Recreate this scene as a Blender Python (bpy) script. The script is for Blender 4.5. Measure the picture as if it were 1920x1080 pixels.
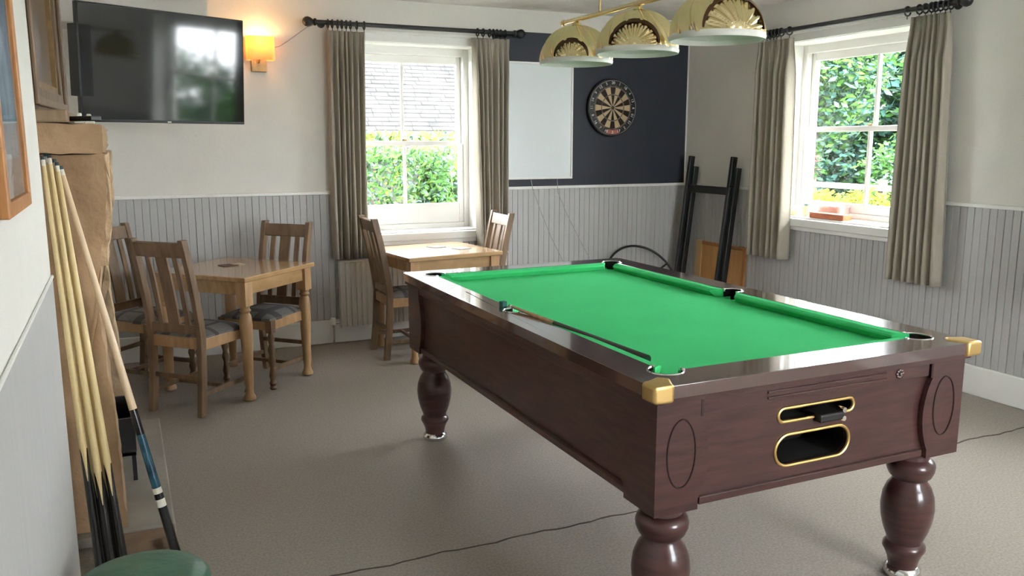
import bpy, bmesh, math, random
from mathutils import Vector, Matrix
from mathutils.geometry import tessellate_polygon
random.seed(7)
PI = math.pi
for o in list(bpy.data.objects): bpy.data.objects.remove(o)
SC = bpy.context.scene
C = SC.collection
# ---------------------------------------------------------------- camera, world, exposure
cam = bpy.data.cameras.new('camera'); camo = bpy.data.objects.new('camera', cam); C.objects.link(camo)
cam.sensor_width = 36.0; cam.lens = 36.0 * 1576.6 / 1920.0; cam.clip_start = 0.02; cam.clip_end = 200
camo.location = (0, 0, 1.4415)
camo.rotation_euler = (PI/2 - .1722, 0, -.4334)
SC.camera = camo
SC.view_settings.view_transform = 'Standard'; SC.view_settings.look = 'None'
SC.view_settings.gamma = 1; SC.view_settings.use_curve_mapping = False
SC.view_settings.exposure = 1.22
W = bpy.data.worlds.new('sky'); SC.world = W; W.use_nodes = True
bgn = W.node_tree.nodes['Background']; bgn.inputs[0].default_value = (.97, .97, 1.0, 1); bgn.inputs[1].default_value = 14
def added_fill_light(name, loc, rot, sx, sy, power, col=(1, .98, .95)):
    l = bpy.data.lights.new(name, 'AREA'); l.shape = 'RECTANGLE'; l.size = sx; l.size_y = sy; l.energy = power; l.color = col
    o = bpy.data.objects.new(name, l); C.objects.link(o); o.location = loc; o.rotation_euler = rot
    return o
# added area lamp behind the camera, filling in daylight from the rear
added_fill_light('added_rear_fill', (2.9, -2.45, 1.5), (PI/2, 0, PI), 1.4, 1.4, 85, (.92, .96, 1.0))

# ---------------------------------------------------------------- materials
def mat(name, col, rough=.6, metal=0, noise=0, nscale=20, bump=0, bscale=60, coat=0, spec=.5, col2=None, stretch=(1, 1, 1),
        emit=None, estr=0, sheen=0, detail=4):
    m = bpy.data.materials.new(name); m.use_nodes = True; nt = m.node_tree; b = nt.nodes['Principled BSDF']
    b.inputs['Base Color'].default_value = (*col, 1); b.inputs['Roughness'].default_value = rough
    b.inputs['Metallic'].default_value = metal; b.inputs['Specular IOR Level'].default_value = spec
    b.inputs['Coat Weight'].default_value = coat; b.inputs['Sheen Weight'].default_value = sheen
    if coat: b.inputs['Coat Roughness'].default_value = .07; b.inputs['Coat IOR'].default_value = 1.5 if coat < .8 else 1.95
    if emit: b.inputs['Emission Color'].default_value = (*emit, 1); b.inputs['Emission Strength'].default_value = estr
    tc = nt.nodes.new('ShaderNodeTexCoord'); mp = nt.nodes.new('ShaderNodeMapping'); mp.inputs['Scale'].default_value = stretch
    nt.links.new(tc.outputs['Object'], mp.inputs[0])
    if noise or col2:
        n = nt.nodes.new('ShaderNodeTexNoise'); n.inputs['Scale'].default_value = nscale; n.inputs['Detail'].default_value = detail
        nt.links.new(mp.outputs[0], n.inputs[0])
        r = nt.nodes.new('ShaderNodeValToRGB'); r.color_ramp.elements[0].position = .32; r.color_ramp.elements[1].position = .68
        c2 = col2 or tuple(c * (1 - noise) for c in col)
        r.color_ramp.elements[0].color = (*c2, 1); r.color_ramp.elements[1].color = (*col, 1)
        nt.links.new(n.outputs[0], r.inputs[0]); nt.links.new(r.outputs[0], b.inputs['Base Color'])
    if bump:
        n2 = nt.nodes.new('ShaderNodeTexNoise'); n2.inputs['Scale'].default_value = bscale; n2.inputs['Detail'].default_value = 5
        nt.links.new(mp.outputs[0], n2.inputs[0])
        bp = nt.nodes.new('ShaderNodeBump'); bp.inputs['Strength'].default_value = bump; bp.inputs['Distance'].default_value = .01
        nt.links.new(n2.outputs[0], bp.inputs['Height']); nt.links.new(bp.outputs[0], b.inputs['Normal'])
    return m
M = {}
M['wall'] = mat('painted_plaster', (.74, .72, .67), .85, noise=.05, nscale=3, bump=.12, bscale=40)
M['wainscot'] = mat('grey_painted_boards', (.47, .465, .46), .55, noise=.05, nscale=4, stretch=(6, 6, .6))
M['trim'] = mat('white_gloss_paint', (.82, .81, .78), .35, noise=.04, nscale=5)
M['navy'] = mat('dark_blue_paint', (.022, .027, .040), .6, noise=.15, nscale=6)
M['ceiling'] = mat('textured_ceiling', (.86, .84, .80), .9, noise=.12, nscale=7, bump=.5, bscale=9)
M['mahogany'] = mat('mahogany_veneer', (.085, .034, .030), .30, col2=(.046, .018, .017), nscale=6, stretch=(1.2, 1.2, 9), coat=.35)
M['mahogany_top'] = mat('lacquered_mahogany', (.075, .028, .025), .2, col2=(.05, .019, .018), nscale=8, stretch=(5, .6, 5), coat=1, spec=.8)
M['groove'] = mat('dark_groove', (.030, .008, .008), .5)
M['felt'] = mat('green_baize', (.068, .62, .215), .95, noise=.08, nscale=3, bump=.1, bscale=500, spec=.08)
M['brass'] = mat('brass', (.72, .50, .20), .42, metal=1, noise=.1, nscale=15)
M['shade_brass'] = mat('polished_brass', (.88, .73, .42), .20, metal=1, noise=.10, nscale=9)
M['antique'] = mat('antique_brass', (.40, .27, .13), .4, metal=.8, noise=.3, nscale=30)
M['chrome'] = mat('chrome', (.75, .75, .75), .15, metal=1)
M['black'] = mat('black_plastic', (.012, .012, .013), .45, noise=.2, nscale=20)
M['blackwood'] = mat('black_painted_wood', (.016, .018, .018), .4, noise=.3, nscale=14, stretch=(1, 1, .3))
M['hole'] = mat('pocket_black', (.004, .004, .004), .9)
M['white_in'] = mat('white_enamel', (.62, .62, .56), .4, noise=.03)
M['oak'] = mat('worn_oak', (.235, .15, .085), .42, col2=(.14, .088, .05), nscale=5, stretch=(5, 5, .8), bump=.1, bscale=20)
M['oak_table'] = mat('oak_tabletop', (.50, .32, .16), .26, col2=(.38, .23, .105), nscale=5, stretch=(1.2, 8, 3), coat=.6)
M['oak_leg'] = mat('oak_turned_leg', (.50, .31, .155), .4, col2=(.36, .21, .10), nscale=5, stretch=(6, 6, .8))
M['oak_grey'] = mat('weathered_oak', (.33, .225, .135), .45, col2=(.20, .13, .075), nscale=5, stretch=(5, 5, .8))
M['dark_oak'] = mat('dark_brown_oak', (.20, .135, .08), .5, col2=(.12, .08, .045), nscale=5, stretch=(5, 5, .8))
M['stone'] = mat('sandstone', (.46, .31, .18), .9, col2=(.34, .215, .12), nscale=7, bump=.8, bscale=22)
M['stone_light'] = mat('pale_sandstone', (.62, .46, .29), .9, col2=(.42, .29, .17), nscale=14, bump=1, bscale=30)
M['slab'] = mat('grey_hearth_stone', (.34, .31, .27), .8, col2=(.26, .235, .20), nscale=5, bump=.2, bscale=40)
M['hearth_edge'] = mat('brown_hearth_stone', (.24, .16, .10), .85, noise=.3, nscale=9)
M['cue_wood'] = mat('maple_shaft', (.72, .56, .28), .35, noise=.12, nscale=6, stretch=(8, 8, 1))
M['cue_ash'] = mat('ash_shaft', (.74, .56, .36), .35, noise=.15, nscale=6, stretch=(8, 8, 1))
M['cue_black'] = mat('ebony_butt', (.012, .012, .013), .22, coat=.3)
M['cue_blue'] = mat('blue_sleeve', (.04, .15, .20), .25, col2=(.01, .04, .07), nscale=12)
M['cue_white'] = mat('ivory_ring', (.75, .72, .62), .4)
M['tip'] = mat('cue_tip_leather', (.05, .09, .10), .9)
M['leather'] = mat('green_leather', (.075, .175, .115), .42, col2=(.045, .115, .075), nscale=7, bump=.25, bscale=35)
M['tv'] = mat('tv_screen', (.008, .010, .010), .06, spec=.7)
M['tvb'] = mat('tv_bezel', (.012, .012, .012), .35)
M['pine'] = mat('orange_pine', (.50, .22, .07), .45, noise=.3, nscale=6, stretch=(6, 6, 1))
M['board'] = mat('orange_plywood', (.66, .35, .12), .5, col2=(.55, .27, .085), nscale=4, stretch=(5, 5, 1))
M['board_light'] = mat('pale_wood_strip', (.74, .50, .24), .5, noise=.1)
M['radiator'] = mat('radiator_enamel', (.66, .63, .58), .4)
M['whiteboard'] = mat('whiteboard_face', (.74, .79, .81), .18, spec=.6)
M['alu'] = mat('white_frame', (.80, .80, .78), .4)
M['cable'] = mat('white_cable', (.38, .38, .39), .5)
M['seat'] = mat('grey_seat_fabric', (.20, .195, .185), .9, noise=.2, nscale=60)
M['seat_stripe'] = mat('dark_seat_stripe', (.085, .08, .082), .9)
M['carpet'] = mat('carpet', (.36, .318, .28), .98, col2=(.27, .238, .21), nscale=110, bump=.2, bscale=420, spec=.1, detail=2)
def weave(m, period=90):
    nt = m.node_tree
    return m
def curtain_mat():
    m = mat('linen_curtain', (.42, .38, .31), .92, noise=.07, nscale=25, stretch=(3, 3, .5), bump=.1, bscale=300, sheen=.1)
    nt = m.node_tree; b = nt.nodes['Principled BSDF']; out = nt.nodes['Material Output']
    t = nt.nodes.new('ShaderNodeBsdfTranslucent'); t.inputs[0].default_value = (.50, .44, .34, 1)
    mx = nt.nodes.new('ShaderNodeMixShader'); mx.inputs[0].default_value = .14
    nt.links.new(b.outputs[0], mx.inputs[1]); nt.links.new(t.outputs[0], mx.inputs[2]); nt.links.new(mx.outputs[0], out.inputs[0])
    return m
M['curtain'] = curtain_mat()
def glass_mat():
    m = bpy.data.materials.new('window_glass'); m.use_nodes = True; nt = m.node_tree
    nt.nodes.remove(nt.nodes['Principled BSDF']); out = nt.nodes['Material Output']
    tr = nt.nodes.new('ShaderNodeBsdfTransparent'); tr.inputs[0].default_value = (.95, .97, .97, 1)
    gl = nt.nodes.new('ShaderNodeBsdfGlossy'); gl.inputs['Roughness'].default_value = .02
    fr = nt.nodes.new('ShaderNodeFresnel'); fr.inputs[0].default_value = 1.45
    mx = nt.nodes.new('ShaderNodeMixShader')
    ge = nt.nodes.new('ShaderNodeNewGeometry'); inv = nt.nodes.new('ShaderNodeMath'); inv.operation = 'SUBTRACT'; inv.inputs[0].default_value = 1
    mu = nt.nodes.new('ShaderNodeMath'); mu.operation = 'MULTIPLY'; nt.links.new(ge.outputs['Backfacing'], inv.inputs[1])
    nt.links.new(fr.outputs[0], mu.inputs[0]); nt.links.new(inv.outputs[0], mu.inputs[1])
    nt.links.new(mu.outputs[0], mx.inputs[0]); nt.links.new(tr.outputs[0], mx.inputs[1]); nt.links.new(gl.outputs[0], mx.inputs[2])
    nt.links.new(mx.outputs[0], out.inputs[0]); return m
M['glass'] = glass_mat()
def lampshade_mat():
    m = mat('lit_fabric_shade', (.80, .62, .36), .9, noise=.1, nscale=60, emit=(1.0, .55, .16), estr=.10)
    nt = m.node_tree; b = nt.nodes['Principled BSDF']; out = nt.nodes['Material Output']
    t = nt.nodes.new('ShaderNodeBsdfTranslucent'); t.inputs[0].default_value = (.95, .70, .36, 1)
    mx = nt.nodes.new('ShaderNodeMixShader'); mx.inputs[0].default_value = .5
    nt.links.new(b.outputs[0], mx.inputs[1]); nt.links.new(t.outputs[0], mx.inputs[2]); nt.links.new(mx.outputs[0], out.inputs[0])
    return m
M['lampshade'] = lampshade_mat()

# ---------------------------------------------------------------- mesh helpers
def obj(name, bm, m, parent=None, smooth=False, bevel=0, seg=2, auto=40):
    me = bpy.data.meshes.new(name); bmesh.ops.recalc_face_normals(bm, faces=bm.faces[:]); bm.to_mesh(me); bm.free()
    for mm in (m if isinstance(m, (list, tuple)) else [m]): me.materials.append(M[mm] if isinstance(mm, str) else mm)
    o = bpy.data.objects.new(name, me); C.objects.link(o)
    if parent is not None: o.parent = parent
    if smooth:
        for p in me.polygons: p.use_smooth = True
        try: me.set_sharp_from_angle(angle=math.radians(auto))
        except Exception: pass
    if bevel:
        b = o.modifiers.new('edge_bevel', 'BEVEL'); b.width = bevel; b.segments = seg; b.limit_method = 'ANGLE'; b.angle_limit = math.radians(50)
    return o
def tag(o, label=None, cat=None, group=None, kind=None):
    if label: o['label'] = label
    if cat: o['category'] = cat
    if group: o['group'] = group
    if kind: o['kind'] = kind
    return o
def thing(name, label, cat, loc=(0, 0, 0), rotz=0, group=None):
    o = bpy.data.objects.new(name, None); C.objects.link(o); o.location = loc; o.rotation_euler = (0, 0, rotz); o.empty_display_size = .05
    return tag(o, label, cat, group)
def B(*boxes):
    bm = bmesh.new()
    for b in boxes: box(bm, *b)
    return bm
def box(bm, x0, x1, y0, y1, z0, z1, mi=0, mx=None):
    vs = [bm.verts.new(Vector(p) if mx is None else mx @ Vector(p)) for p in
          [(x0, y0, z0), (x1, y0, z0), (x1, y1, z0), (x0, y1, z0), (x0, y0, z1), (x1, y0, z1), (x1, y1, z1), (x0, y1, z1)]]
    for f in [(0, 3, 2, 1), (4, 5, 6, 7), (0, 1, 5, 4), (1, 2, 6, 5), (2, 3, 7, 6), (3, 0, 4, 7)]:
        bm.faces.new([vs[i] for i in f]).material_index = mi
def frame_from(d):
    d = d.normalized(); a = Vector((0, 0, 1)) if abs(d.z) < .95 else Vector((0, 1, 0))
    u = d.cross(a).normalized(); return u, u.cross(d).normalized()
def tube(bm, pts, rad, n=10, mi=0, closed=False, cap=True):
    pts = [Vector(p) for p in pts]; k = len(pts)
    rr = rad if isinstance(rad, (list, tuple)) else [rad] * k
    rings = []; u = None
    for i, p in enumerate(pts):
        if closed: d = pts[(i + 1) % k] - pts[i - 1]
        else: d = pts[min(i + 1, k - 1)] - pts[max(i - 1, 0)]
        if u is None: u, v = frame_from(d)
        else:
            dn = d.normalized(); u = (u - dn * u.dot(dn)).normalized(); v = u.cross(dn)
        rings.append([bm.verts.new(p + (u * math.cos(2*PI*j/n) + v * math.sin(2*PI*j/n)) * rr[i]) for j in range(n)])
    for i in range(k if closed else k - 1):
        a, b = rings[i], rings[(i + 1) % k]
        for j in range(n): bm.faces.new([a[j], a[(j+1) % n], b[(j+1) % n], b[j]]).material_index = mi
    if cap and not closed:
        bm.faces.new(rings[0][::-1]).material_index = mi; bm.faces.new(rings[-1]).material_index = mi
def bar(bm, a, b, w, h, up=(0, 0, 1), mi=0):
    a, b = Vector(a), Vector(b); d = (b - a); L = d.length; d.normalize(); s = d.cross(Vector(up)).normalized(); u = s.cross(d)
    m = Matrix((s, d, u)).transposed().to_4x4(); m.translation = a
    box(bm, -w/2, w/2, 0, L, -h/2, h/2, mi, m)
def lathe(bm, prof, cx=0, cy=0, n=28, mi=0, mx=None, cap=True):
    rings = []
    for r, z in prof:
        rings.append([bm.verts.new((mx @ Vector((cx + r*math.cos(2*PI*j/n), cy + r*math.sin(2*PI*j/n), z))) if mx else
                                   (cx + r*math.cos(2*PI*j/n), cy + r*math.sin(2*PI*j/n), z)) for j in range(n)])
    for a, b in zip(rings, rings[1:]):
        for j in range(n): bm.faces.new([a[j], a[(j+1) % n], b[(j+1) % n], b[j]]).material_index = mi
    if cap:
        bm.faces.new(rings[0][::-1]).material_index = mi; bm.faces.new(rings[-1]).material_index = mi
def plate(bm, outer, holes, t0, t1, f, mi=0):
    """2D outline with holes swept from t0 to t1; f(u, v, t) gives the 3D point"""
    loops = [outer] + holes; flat = [p for l in loops for p in l]
    tris = tessellate_polygon([[Vector((u, v, 0)) for u, v in l] for l in loops])
    A = [bm.verts.new(f(u, v, t0)) for u, v in flat]; Bv = [bm.verts.new(f(u, v, t1)) for u, v in flat]
    for t in tris:
        for L in (A, Bv):
            try: bm.faces.new([L[i] for i in t]).material_index = mi
            except ValueError: pass
    k = 0
    for l in loops:
        n = len(l)
        for i in range(n):
            j = (i + 1) % n
            bm.faces.new([A[k+i], A[k+j], Bv[k+j], Bv[k+i]]).material_index = mi
        k += n
def rect(u0, u1, v0, v1): return [(u0, v0), (u1, v0), (u1, v1), (u0, v1)]
def arc(cx, cy, r, a0, a1, n): return [(cx + r*math.cos(a0 + (a1-a0)*i/n), cy + r*math.sin(a0 + (a1-a0)*i/n)) for i in range(n + 1)]
def stadium(u0, u1, v0, v1, n=10, r=None):
    r = r or (v1 - v0) / 2
    out = []
    for cx, cy, a in [(u1-r, v1-r, 0), (u0+r, v1-r, PI/2), (u0+r, v0+r, PI), (u1-r, v0+r, 1.5*PI)]:
        out += arc(cx, cy, r, a, a + PI/2, n)
    res = []
    for p in out:
        if not res or (abs(p[0]-res[-1][0]) + abs(p[1]-res[-1][1])) > 1e-5: res.append(p)
    if abs(res[0][0]-res[-1][0]) + abs(res[0][1]-res[-1][1]) < 1e-5: res.pop()
    return res
def catenary(a, b, sag, n=14, side=(0, 0, -1)):
    a, b, s = Vector(a), Vector(b), Vector(side)
    return [a.lerp(b, i/n) + s * sag * 4 * (i/n) * (1 - i/n) for i in range(n + 1)]
def copy_tree(o, parent=None):
    c = o.copy(); C.objects.link(c)
    if parent is not None: c.parent = parent
    for ch in list(o.children): copy_tree(ch, c)
    return c
XZ = lambda y: (lambda u, v, t: (u, t, v))
def fXZ(u, v, t): return (u, t, v)          # wall facing Y
def fYZ(u, v, t): return (t, u, v)          # wall facing X
def fXY(u, v, t): return (u, v, t)

# ---------------------------------------------------------------- the room
XL, XC, XR, YB, YR, ZC = -.19, -.30, 4.40, 5.97, -2.0, 2.425
def struct(name, bm, m, **k): return tag(obj(name, bm, m, **k), kind='structure')
fl = struct('floor', B((-.8, 4.8, -2.3, 6.35, -.1, 0)), 'carpet')
sm = bmesh.new(); sp = [(.50 + i*.05, 2.63 + .006*math.sin(i*.9) + .004*math.sin(i*2.3), .0008) for i in range(79)]
for a, b in zip(sp, sp[1:]): bar(sm, a, b, .005 + .003*random.random(), .003)
obj('seam', sm, mat('carpet_seam', (.07, .055, .045), .95), fl)
struct('ceiling', B((-.8, 4.8, -2.3, 6.35, ZC, ZC + .1)), 'ceiling')
W1 = (1.44, 2.47, .775, 2.135)      # x0 x1 z0 z1 in the back wall
W2 = (3.70, 4.88, .90, 2.135)       # y0 y1 z0 z1 in the right wall
W3 = (1.55, 2.72, .90, 2.135)
bm = bmesh.new(); plate(bm, rect(-.8, 4.8, 0, ZC), [rect(W1[0], W1[1], W1[2], W1[3])], YB, YB + .34, fXZ)
wb = struct('wall_back', bm, 'wall')
bm = bmesh.new(); plate(bm, rect(YR, YB, 0, ZC), [rect(*W2), rect(*W3)], XR, XR + .34, fYZ)
wr = struct('wall_right', bm, 'wall')
bm = bmesh.new(); plate(bm, rect(-.8, 4.8, 0, ZC), [rect(2.15, 3.65, .8, 2.25)], YR - .25, YR, fXZ)
wz = struct('wall_rear', bm, 'wall')
wl = struct('wall_left', B((XL - .35, XL, YR, 2.58, 0, ZC)), 'wall')
wc = struct('wall_chimney', B((-.8, XC, 2.58, YB, 0, ZC)), 'wall')
# boxed-in beam over the television
struct('trim_beam', B((-.29, .556, 5.60, YB, 2.12, ZC)), 'wall')
def boards(name, parent, u0, u1, z0, z1, face, axis, sgn, skip=()):
    """v-jointed boards: one profile swept upward; face = wall plane, sgn = direction into the room"""
    bm = bmesh.new(); w = .092; pts = []; u = u0
    while u < u1 - .001:
        e = min(u + w, u1)
        m_ = (u + e) / 2
        pts += [(u, .0065), (u + .003, .012), (m_ - .0025, .012), (m_, .0085), (m_ + .0025, .012), (e - .003, .012)]
        if e < u1: pts += [(e, .0065)]
        u = e
    pts.append((u1, .004))
    loops = []
    for zz in (z0, z1):
        loops.append([bm.verts.new((p, face + sgn*d, zz) if axis == 'x' else (face + sgn*d, p, zz)) for p, d in pts])
        loops.append([bm.verts.new((p, face, zz) if axis == 'x' else (face, p, zz)) for p, d in (pts[0], pts[-1])])
    a, _, b, _ = loops
    for i in range(len(a) - 1):
        bm.faces.new([a[i], a[i+1], b[i+1], b[i]])
    return obj(name, bm, 'wainscot', parent)
DZ = 1.075
boards('panelling', wb, XC, W1[0] - .06, .15, DZ, YB, 'x', -1)
boards('panelling', wb, W1[0] - .06, W1[1] + .06, .15, W1[2] - .03, YB, 'x', -1)
boards('panelling', wb, W1[1] + .06, XR, .15, DZ, YB, 'x', -1)
boards('panelling', wr, YR, W3[0] - .05, .15, DZ, XR, 'y', -1)
boards('panelling', wr, W3[0] - .05, W3[1] + .05, .15, W3[2] - .05, XR, 'y', -1)
boards('panelling', wr, W3[1] + .05, W2[0] - .05, .15, DZ, XR, 'y', -1)
boards('panelling', wr, W2[0] - .05, W2[1] + .05, .15, W2[2] - .05, XR, 'y', -1)
boards('panelling', wr, W2[1] + .05, YB, .15, DZ, XR, 'y', -1)
obj('panelling', B((XL, XL + .004, YR, 2.58, .15, DZ)), 'wainscot', wl)
# dado rails
def rail(name, *bx): return struct(name, B(*bx), 'trim', bevel=.004)
rail('trim_1', (XC, W1[0] - .06, YB - .024, YB, DZ, DZ + .022))
rail('trim_2', (W1[1] + .06, XR, YB - .024, YB, DZ, DZ + .022))
rail('trim_3', (XR - .024, XR, W2[1] + .05, YB, DZ, DZ + .022))
rail('trim_4', (XR - .024, XR, W3[1] + .05, W2[0] - .05, DZ, DZ + .022))
rail('trim_5', (XR - .024, XR, YR, W3[0] - .05, DZ, DZ + .022))
rail('trim_6', (XL, XL + .007, YR, 2.58, DZ, DZ + .010))
struct('baseboard_back', B((XC, XR, YB - .028, YB, 0, .172)), 'trim', bevel=.006)
struct('baseboard_right', B((XR - .028, XR, YR, YB, 0, .172)), 'trim', bevel=.006)
struct('baseboard_left', B((XL, XL + .022, YR, 2.58, 0, .172)), 'trim', bevel=.006)
# dark painted panel behind the dartboard
obj('painted_panel', B((2.60, XR - .02, YB - .006, YB, DZ + .022, 2.262)), 'navy', wb)
# ---------------------------------------------------------------- windows
def sash_window(name, u0, u1, z0, z1, gl, axis, wallp, sill_out=.045, mull=None):
    """gl = plane of the glass; wallp = inner wall plane"""
    f = (lambda a0, a1, d0, d1, c0, c1: (a0, a1, d0, d1, c0, c1)) if axis == 'x' else (lambda a0, a1, d0, d1, c0, c1: (d0, d1, a0, a1, c0, c1))
    g0 = gl
    root = bpy.data.objects.new(name, None); C.objects.link(root); root['kind'] = 'structure'
    zm = 1.43 if axis == 'x' else 1.53
    zt = z1 - .115; zb = z0 + .20 if axis == 'x' else z0 + .115
    uL, uR = u0 + .045, u1 - .045; um = mull
    # box frame
    obj('frame', B(f(u0, uL, g0 - .03, g0 + .10, z0, z1), f(uR, u1, g0 - .03, g0 + .10, z0, z1), f(uL, uR, g0 - .03, g0 + .10, z1 - .06, z1),
                   f(uL, uR, g0 - .03, g0 + .10, z0, z0 + .05)), 'trim', root, bevel=.004)
    # upper sash (outer), lower sash (inner)
    s = .036
    up = [f(uL, uL + s, g0 + .02, g0 + .055, zm, z1 - .06), f(uR - s, uR, g0 + .02, g0 + .055, zm, z1 - .06),
          f(uL + s, uR - s, g0 + .02, g0 + .055, zt, z1 - .06), f(uL + s, uR - s, g0 + .02, g0 + .055, zm - .018, zm + .018),
          f(um - .011, um + .011, g0 + .022, g0 + .050, zm + .018, zt)]
    lo = [f(uL, uL + s, g0 - .02, g0 + .015, z0 + .05, zm), f(uR - s, uR, g0 - .02, g0 + .015, z0 + .05, zm),
          f(uL + s, uR - s, g0 - .02, g0 + .015, zm - .018, zm + .018), f(uL + s, uR - s, g0 - .02, g0 + .015, z0 + .05, zb),
          f(um - .011, um + .011, g0 - .018, g0 + .010, zb, zm - .018)]
    us = obj('sash', B(*up), 'trim', root, bevel=.004); ls = obj('sash', B(*lo), 'trim', root, bevel=.004)
    obj('pane', B(f(uL + s, uR - s, g0 + .034, g0 + .038, zm, zt)), 'glass', us)
    obj('pane', B(f(uL + s, uR - s, g0 - .004, g0 + .000, zb, zm)), 'glass', ls)
    obj('sash_latch', B(f(um - .02, um + .02, g0 - .015, g0 + .012, zm + .018, zm + .032)), 'antique', ls, bevel=.003)
    # sill board and architrave
    obj('window_sill', B(f(u0 - .035, u1 + .035, wallp - sill_out, wallp, z0 - .055, z0), f(u0, u1, wallp, g0 - .03, z0 - .002, z0 + .012),
                         f(u0 - .02, u1 + .02, wallp - sill_out * .55, wallp, z0 - .085, z0 - .055)), 'trim', root, bevel=.005)
    t = .012
    obj('architrave', B(f(u0 - .06, u0, wallp - t, wallp, z0, z1 + .07), f(u1, u1 + .06, wallp - t, wallp, z0, z1 + .07),
                        f(u0, u1, wallp - t, wallp, z1, z1 + .07), f(u0 - .07, u1 + .07, wallp - .026, wallp, z1 + .055, z1 + .075)), 'trim', root, bevel=.004)
    e = .004
    obj('reveal_lining', B(f(u0, u0 + e, wallp, g0 - .03, z0, z1), f(u1 - e, u1, wallp, g0 - .03, z0, z1), f(u0, u1, wallp, g0 - .03, z1 - e, z1)), 'trim', root)
    return root
sash_window('window_1', *W1, YB + .19, 'x', YB, mull=1.957)
sash_window('window_2', *W2, XR + .24, 'y', XR, mull=4.235)
sash_window('window_3', *W3, XR + .24, 'y', XR, mull=2.13)
# unseen glazed opening behind the camera, added to let daylight in
root = bpy.data.objects.new('window_added_rear', None); C.objects.link(root); root['kind'] = 'structure'
obj('frame', B(*[(x, x + .06, YR - .14, YR - .06, .8, 2.25) for x in (2.15, 2.87, 3.59)], (2.15, 3.65, YR - .14, YR - .06, .8, .87),
               (2.15, 3.65, YR - .14, YR - .06, 2.18, 2.25)), 'trim', root)
obj('pane', B((2.18, 3.62, YR - .11, YR - .105, .85, 2.2)), 'glass', root)

# ---------------------------------------------------------------- curtains and poles
def curtain(label, u_top, u_bot, z0, z1, base, axis, folds, seed, group):
    """pinch-pleated curtain; u_top/u_bot = (start, end) along the wall, base = plane it hangs in"""
    rnd = random.Random(seed); bm = bmesh.new(); N = folds * 14; Zn = 26; rows = []
    ph = [rnd.uniform(-.5, .5) for _ in range(folds + 1)]; am = [rnd.uniform(.7, 1.25) for _ in range(folds + 1)]
    for k in range(Zn + 1):
        t = k / Zn; z = z1 + (z0 - z1) * t
        u0 = u_top[0] + (u_bot[0] - u_top[0]) * t**.7; u1 = u_top[1] + (u_bot[1] - u_top[1]) * t**.7
        row = []
        for i in range(N + 1):
            s = i / N; q = folds * (s + .028 * math.sin(s*9 + seed*2) * math.sin(PI*s) + .012 * math.sin(s*23 + seed)); kf = max(0, min(int(q), folds - 1))
            hd = min(1, max(0, (t - .03) / .12))              # flat header, then full folds
            A = (.010 + .024 * hd) * am[kf] * (.9 + .25 * t)
            c = math.cos(2*PI*q + ph[kf] * .6 * t)
            d = A * (c if c < 0 else c ** .7 if c > 0 else 0)
            if t < .12:                                        # triple pinch pleat
                d += .010 * math.exp(-((q % 1 - .5) / .10) ** 2) * math.cos((q % 1 - .5) * 2*PI*9)
            uu = u0 + (u1 - u0) * s + .006 * math.sin(q * 3.1 + 5 * t + seed) * t
            v = base + d
            row.append(bm.verts.new((uu, v, z) if axis == 'x' else (v, uu, z)))
        rows.append(row)
    for a, b in zip(rows, rows[1:]):
        for i in range(N): bm.faces.new([a[i], a[i+1], b[i+1], b[i]])
    o = obj('curtain', bm, 'curtain', smooth=True, auto=180)
    m = o.modifiers.new('cloth_thickness', 'SOLIDIFY'); m.thickness = .004
    return tag(o, label, 'curtain', group)
curtain('long beige pleated curtain at the left of the window over the radiator', (1.345, 1.605), (1.335, 1.585), .62, 2.185, 5.885, 'x', 7, 1, 'beige curtains')
curtain('beige pleated curtain between the window and the white board', (2.40, 2.705), (2.44, 2.68), .62, 2.19, 5.885, 'x', 7, 2, 'beige curtains')
curtain('beige pleated curtain beside the black trestle, left of the garden window', (5.03, 4.67), (5.03, 4.64), .60, 2.155, 4.315, 'y', 6, 3, 'beige curtains')
curtain('beige pleated curtain at the right of the garden window, flaring towards its hem', (3.71, 3.44), (3.74, 3.37), .60, 2.165, 4.315, 'y', 7, 4, 'beige curtains')
curtain('beige curtain of the side window just outside the picture', (2.83, 2.60), (2.83, 2.60), .60, 2.165, 4.315, 'y', 6, 5, 'beige curtains')
def pole(label, a, b, rings, axis, wallp):
    a, b = Vector(a), Vector(b); d = (b - a).normalized()
    root = thing('curtain_pole', label, 'curtain pole', tuple(a))
    bm = bmesh.new(); tube(bm, [Vector((0, 0, 0)), b - a], .0155, 14); obj('rod', bm, 'blackwood', root, smooth=True)
    for p, s in ((Vector((0, 0, 0)), -1), (b - a, 1)):
        bm = bmesh.new(); u, v = frame_from(d * s)
        m = Matrix((u, v, d * s)).transposed().to_4x4(); m.translation = p
        lathe(bm, [(.016, -.004), (.024, 0), (.024, .012), (.014, .018), (.022, .026), (.030, .040), (.034, .056), (.030, .072), (.018, .085), (.004, .090)], mx=m, n=18)
        obj('finial', bm, 'blackwood', root, smooth=True)
    for q in rings:
        c = (b - a) * q; u, v = frame_from(d); bm = bmesh.new()
        c = c + Vector((0, 0, -.006))
        tube(bm, [c + (u * math.cos(2*PI*i/20) + v * math.sin(2*PI*i/20)) * .026 for i in range(20)], .0050, 8, closed=True)
        tube(bm, [c - Vector((0, 0, .024)), c - Vector((0, 0, .046))], .0025, 6)
        obj('ring', bm, 'blackwood', root, smooth=True)
    for q in (.035, .965):
        c = (b - a) * q; bm = bmesh.new()
        w = Vector((0, wallp - a.y, 0)) if axis == 'x' else Vector((wallp - a.x, 0, 0))
        tube(bm, [c, c + w], .011, 10); 
        tube(bm, [c + w * .96, c + w], .028, 14); obj('bracket', bm, 'blackwood', root, smooth=True)
    return root
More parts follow.
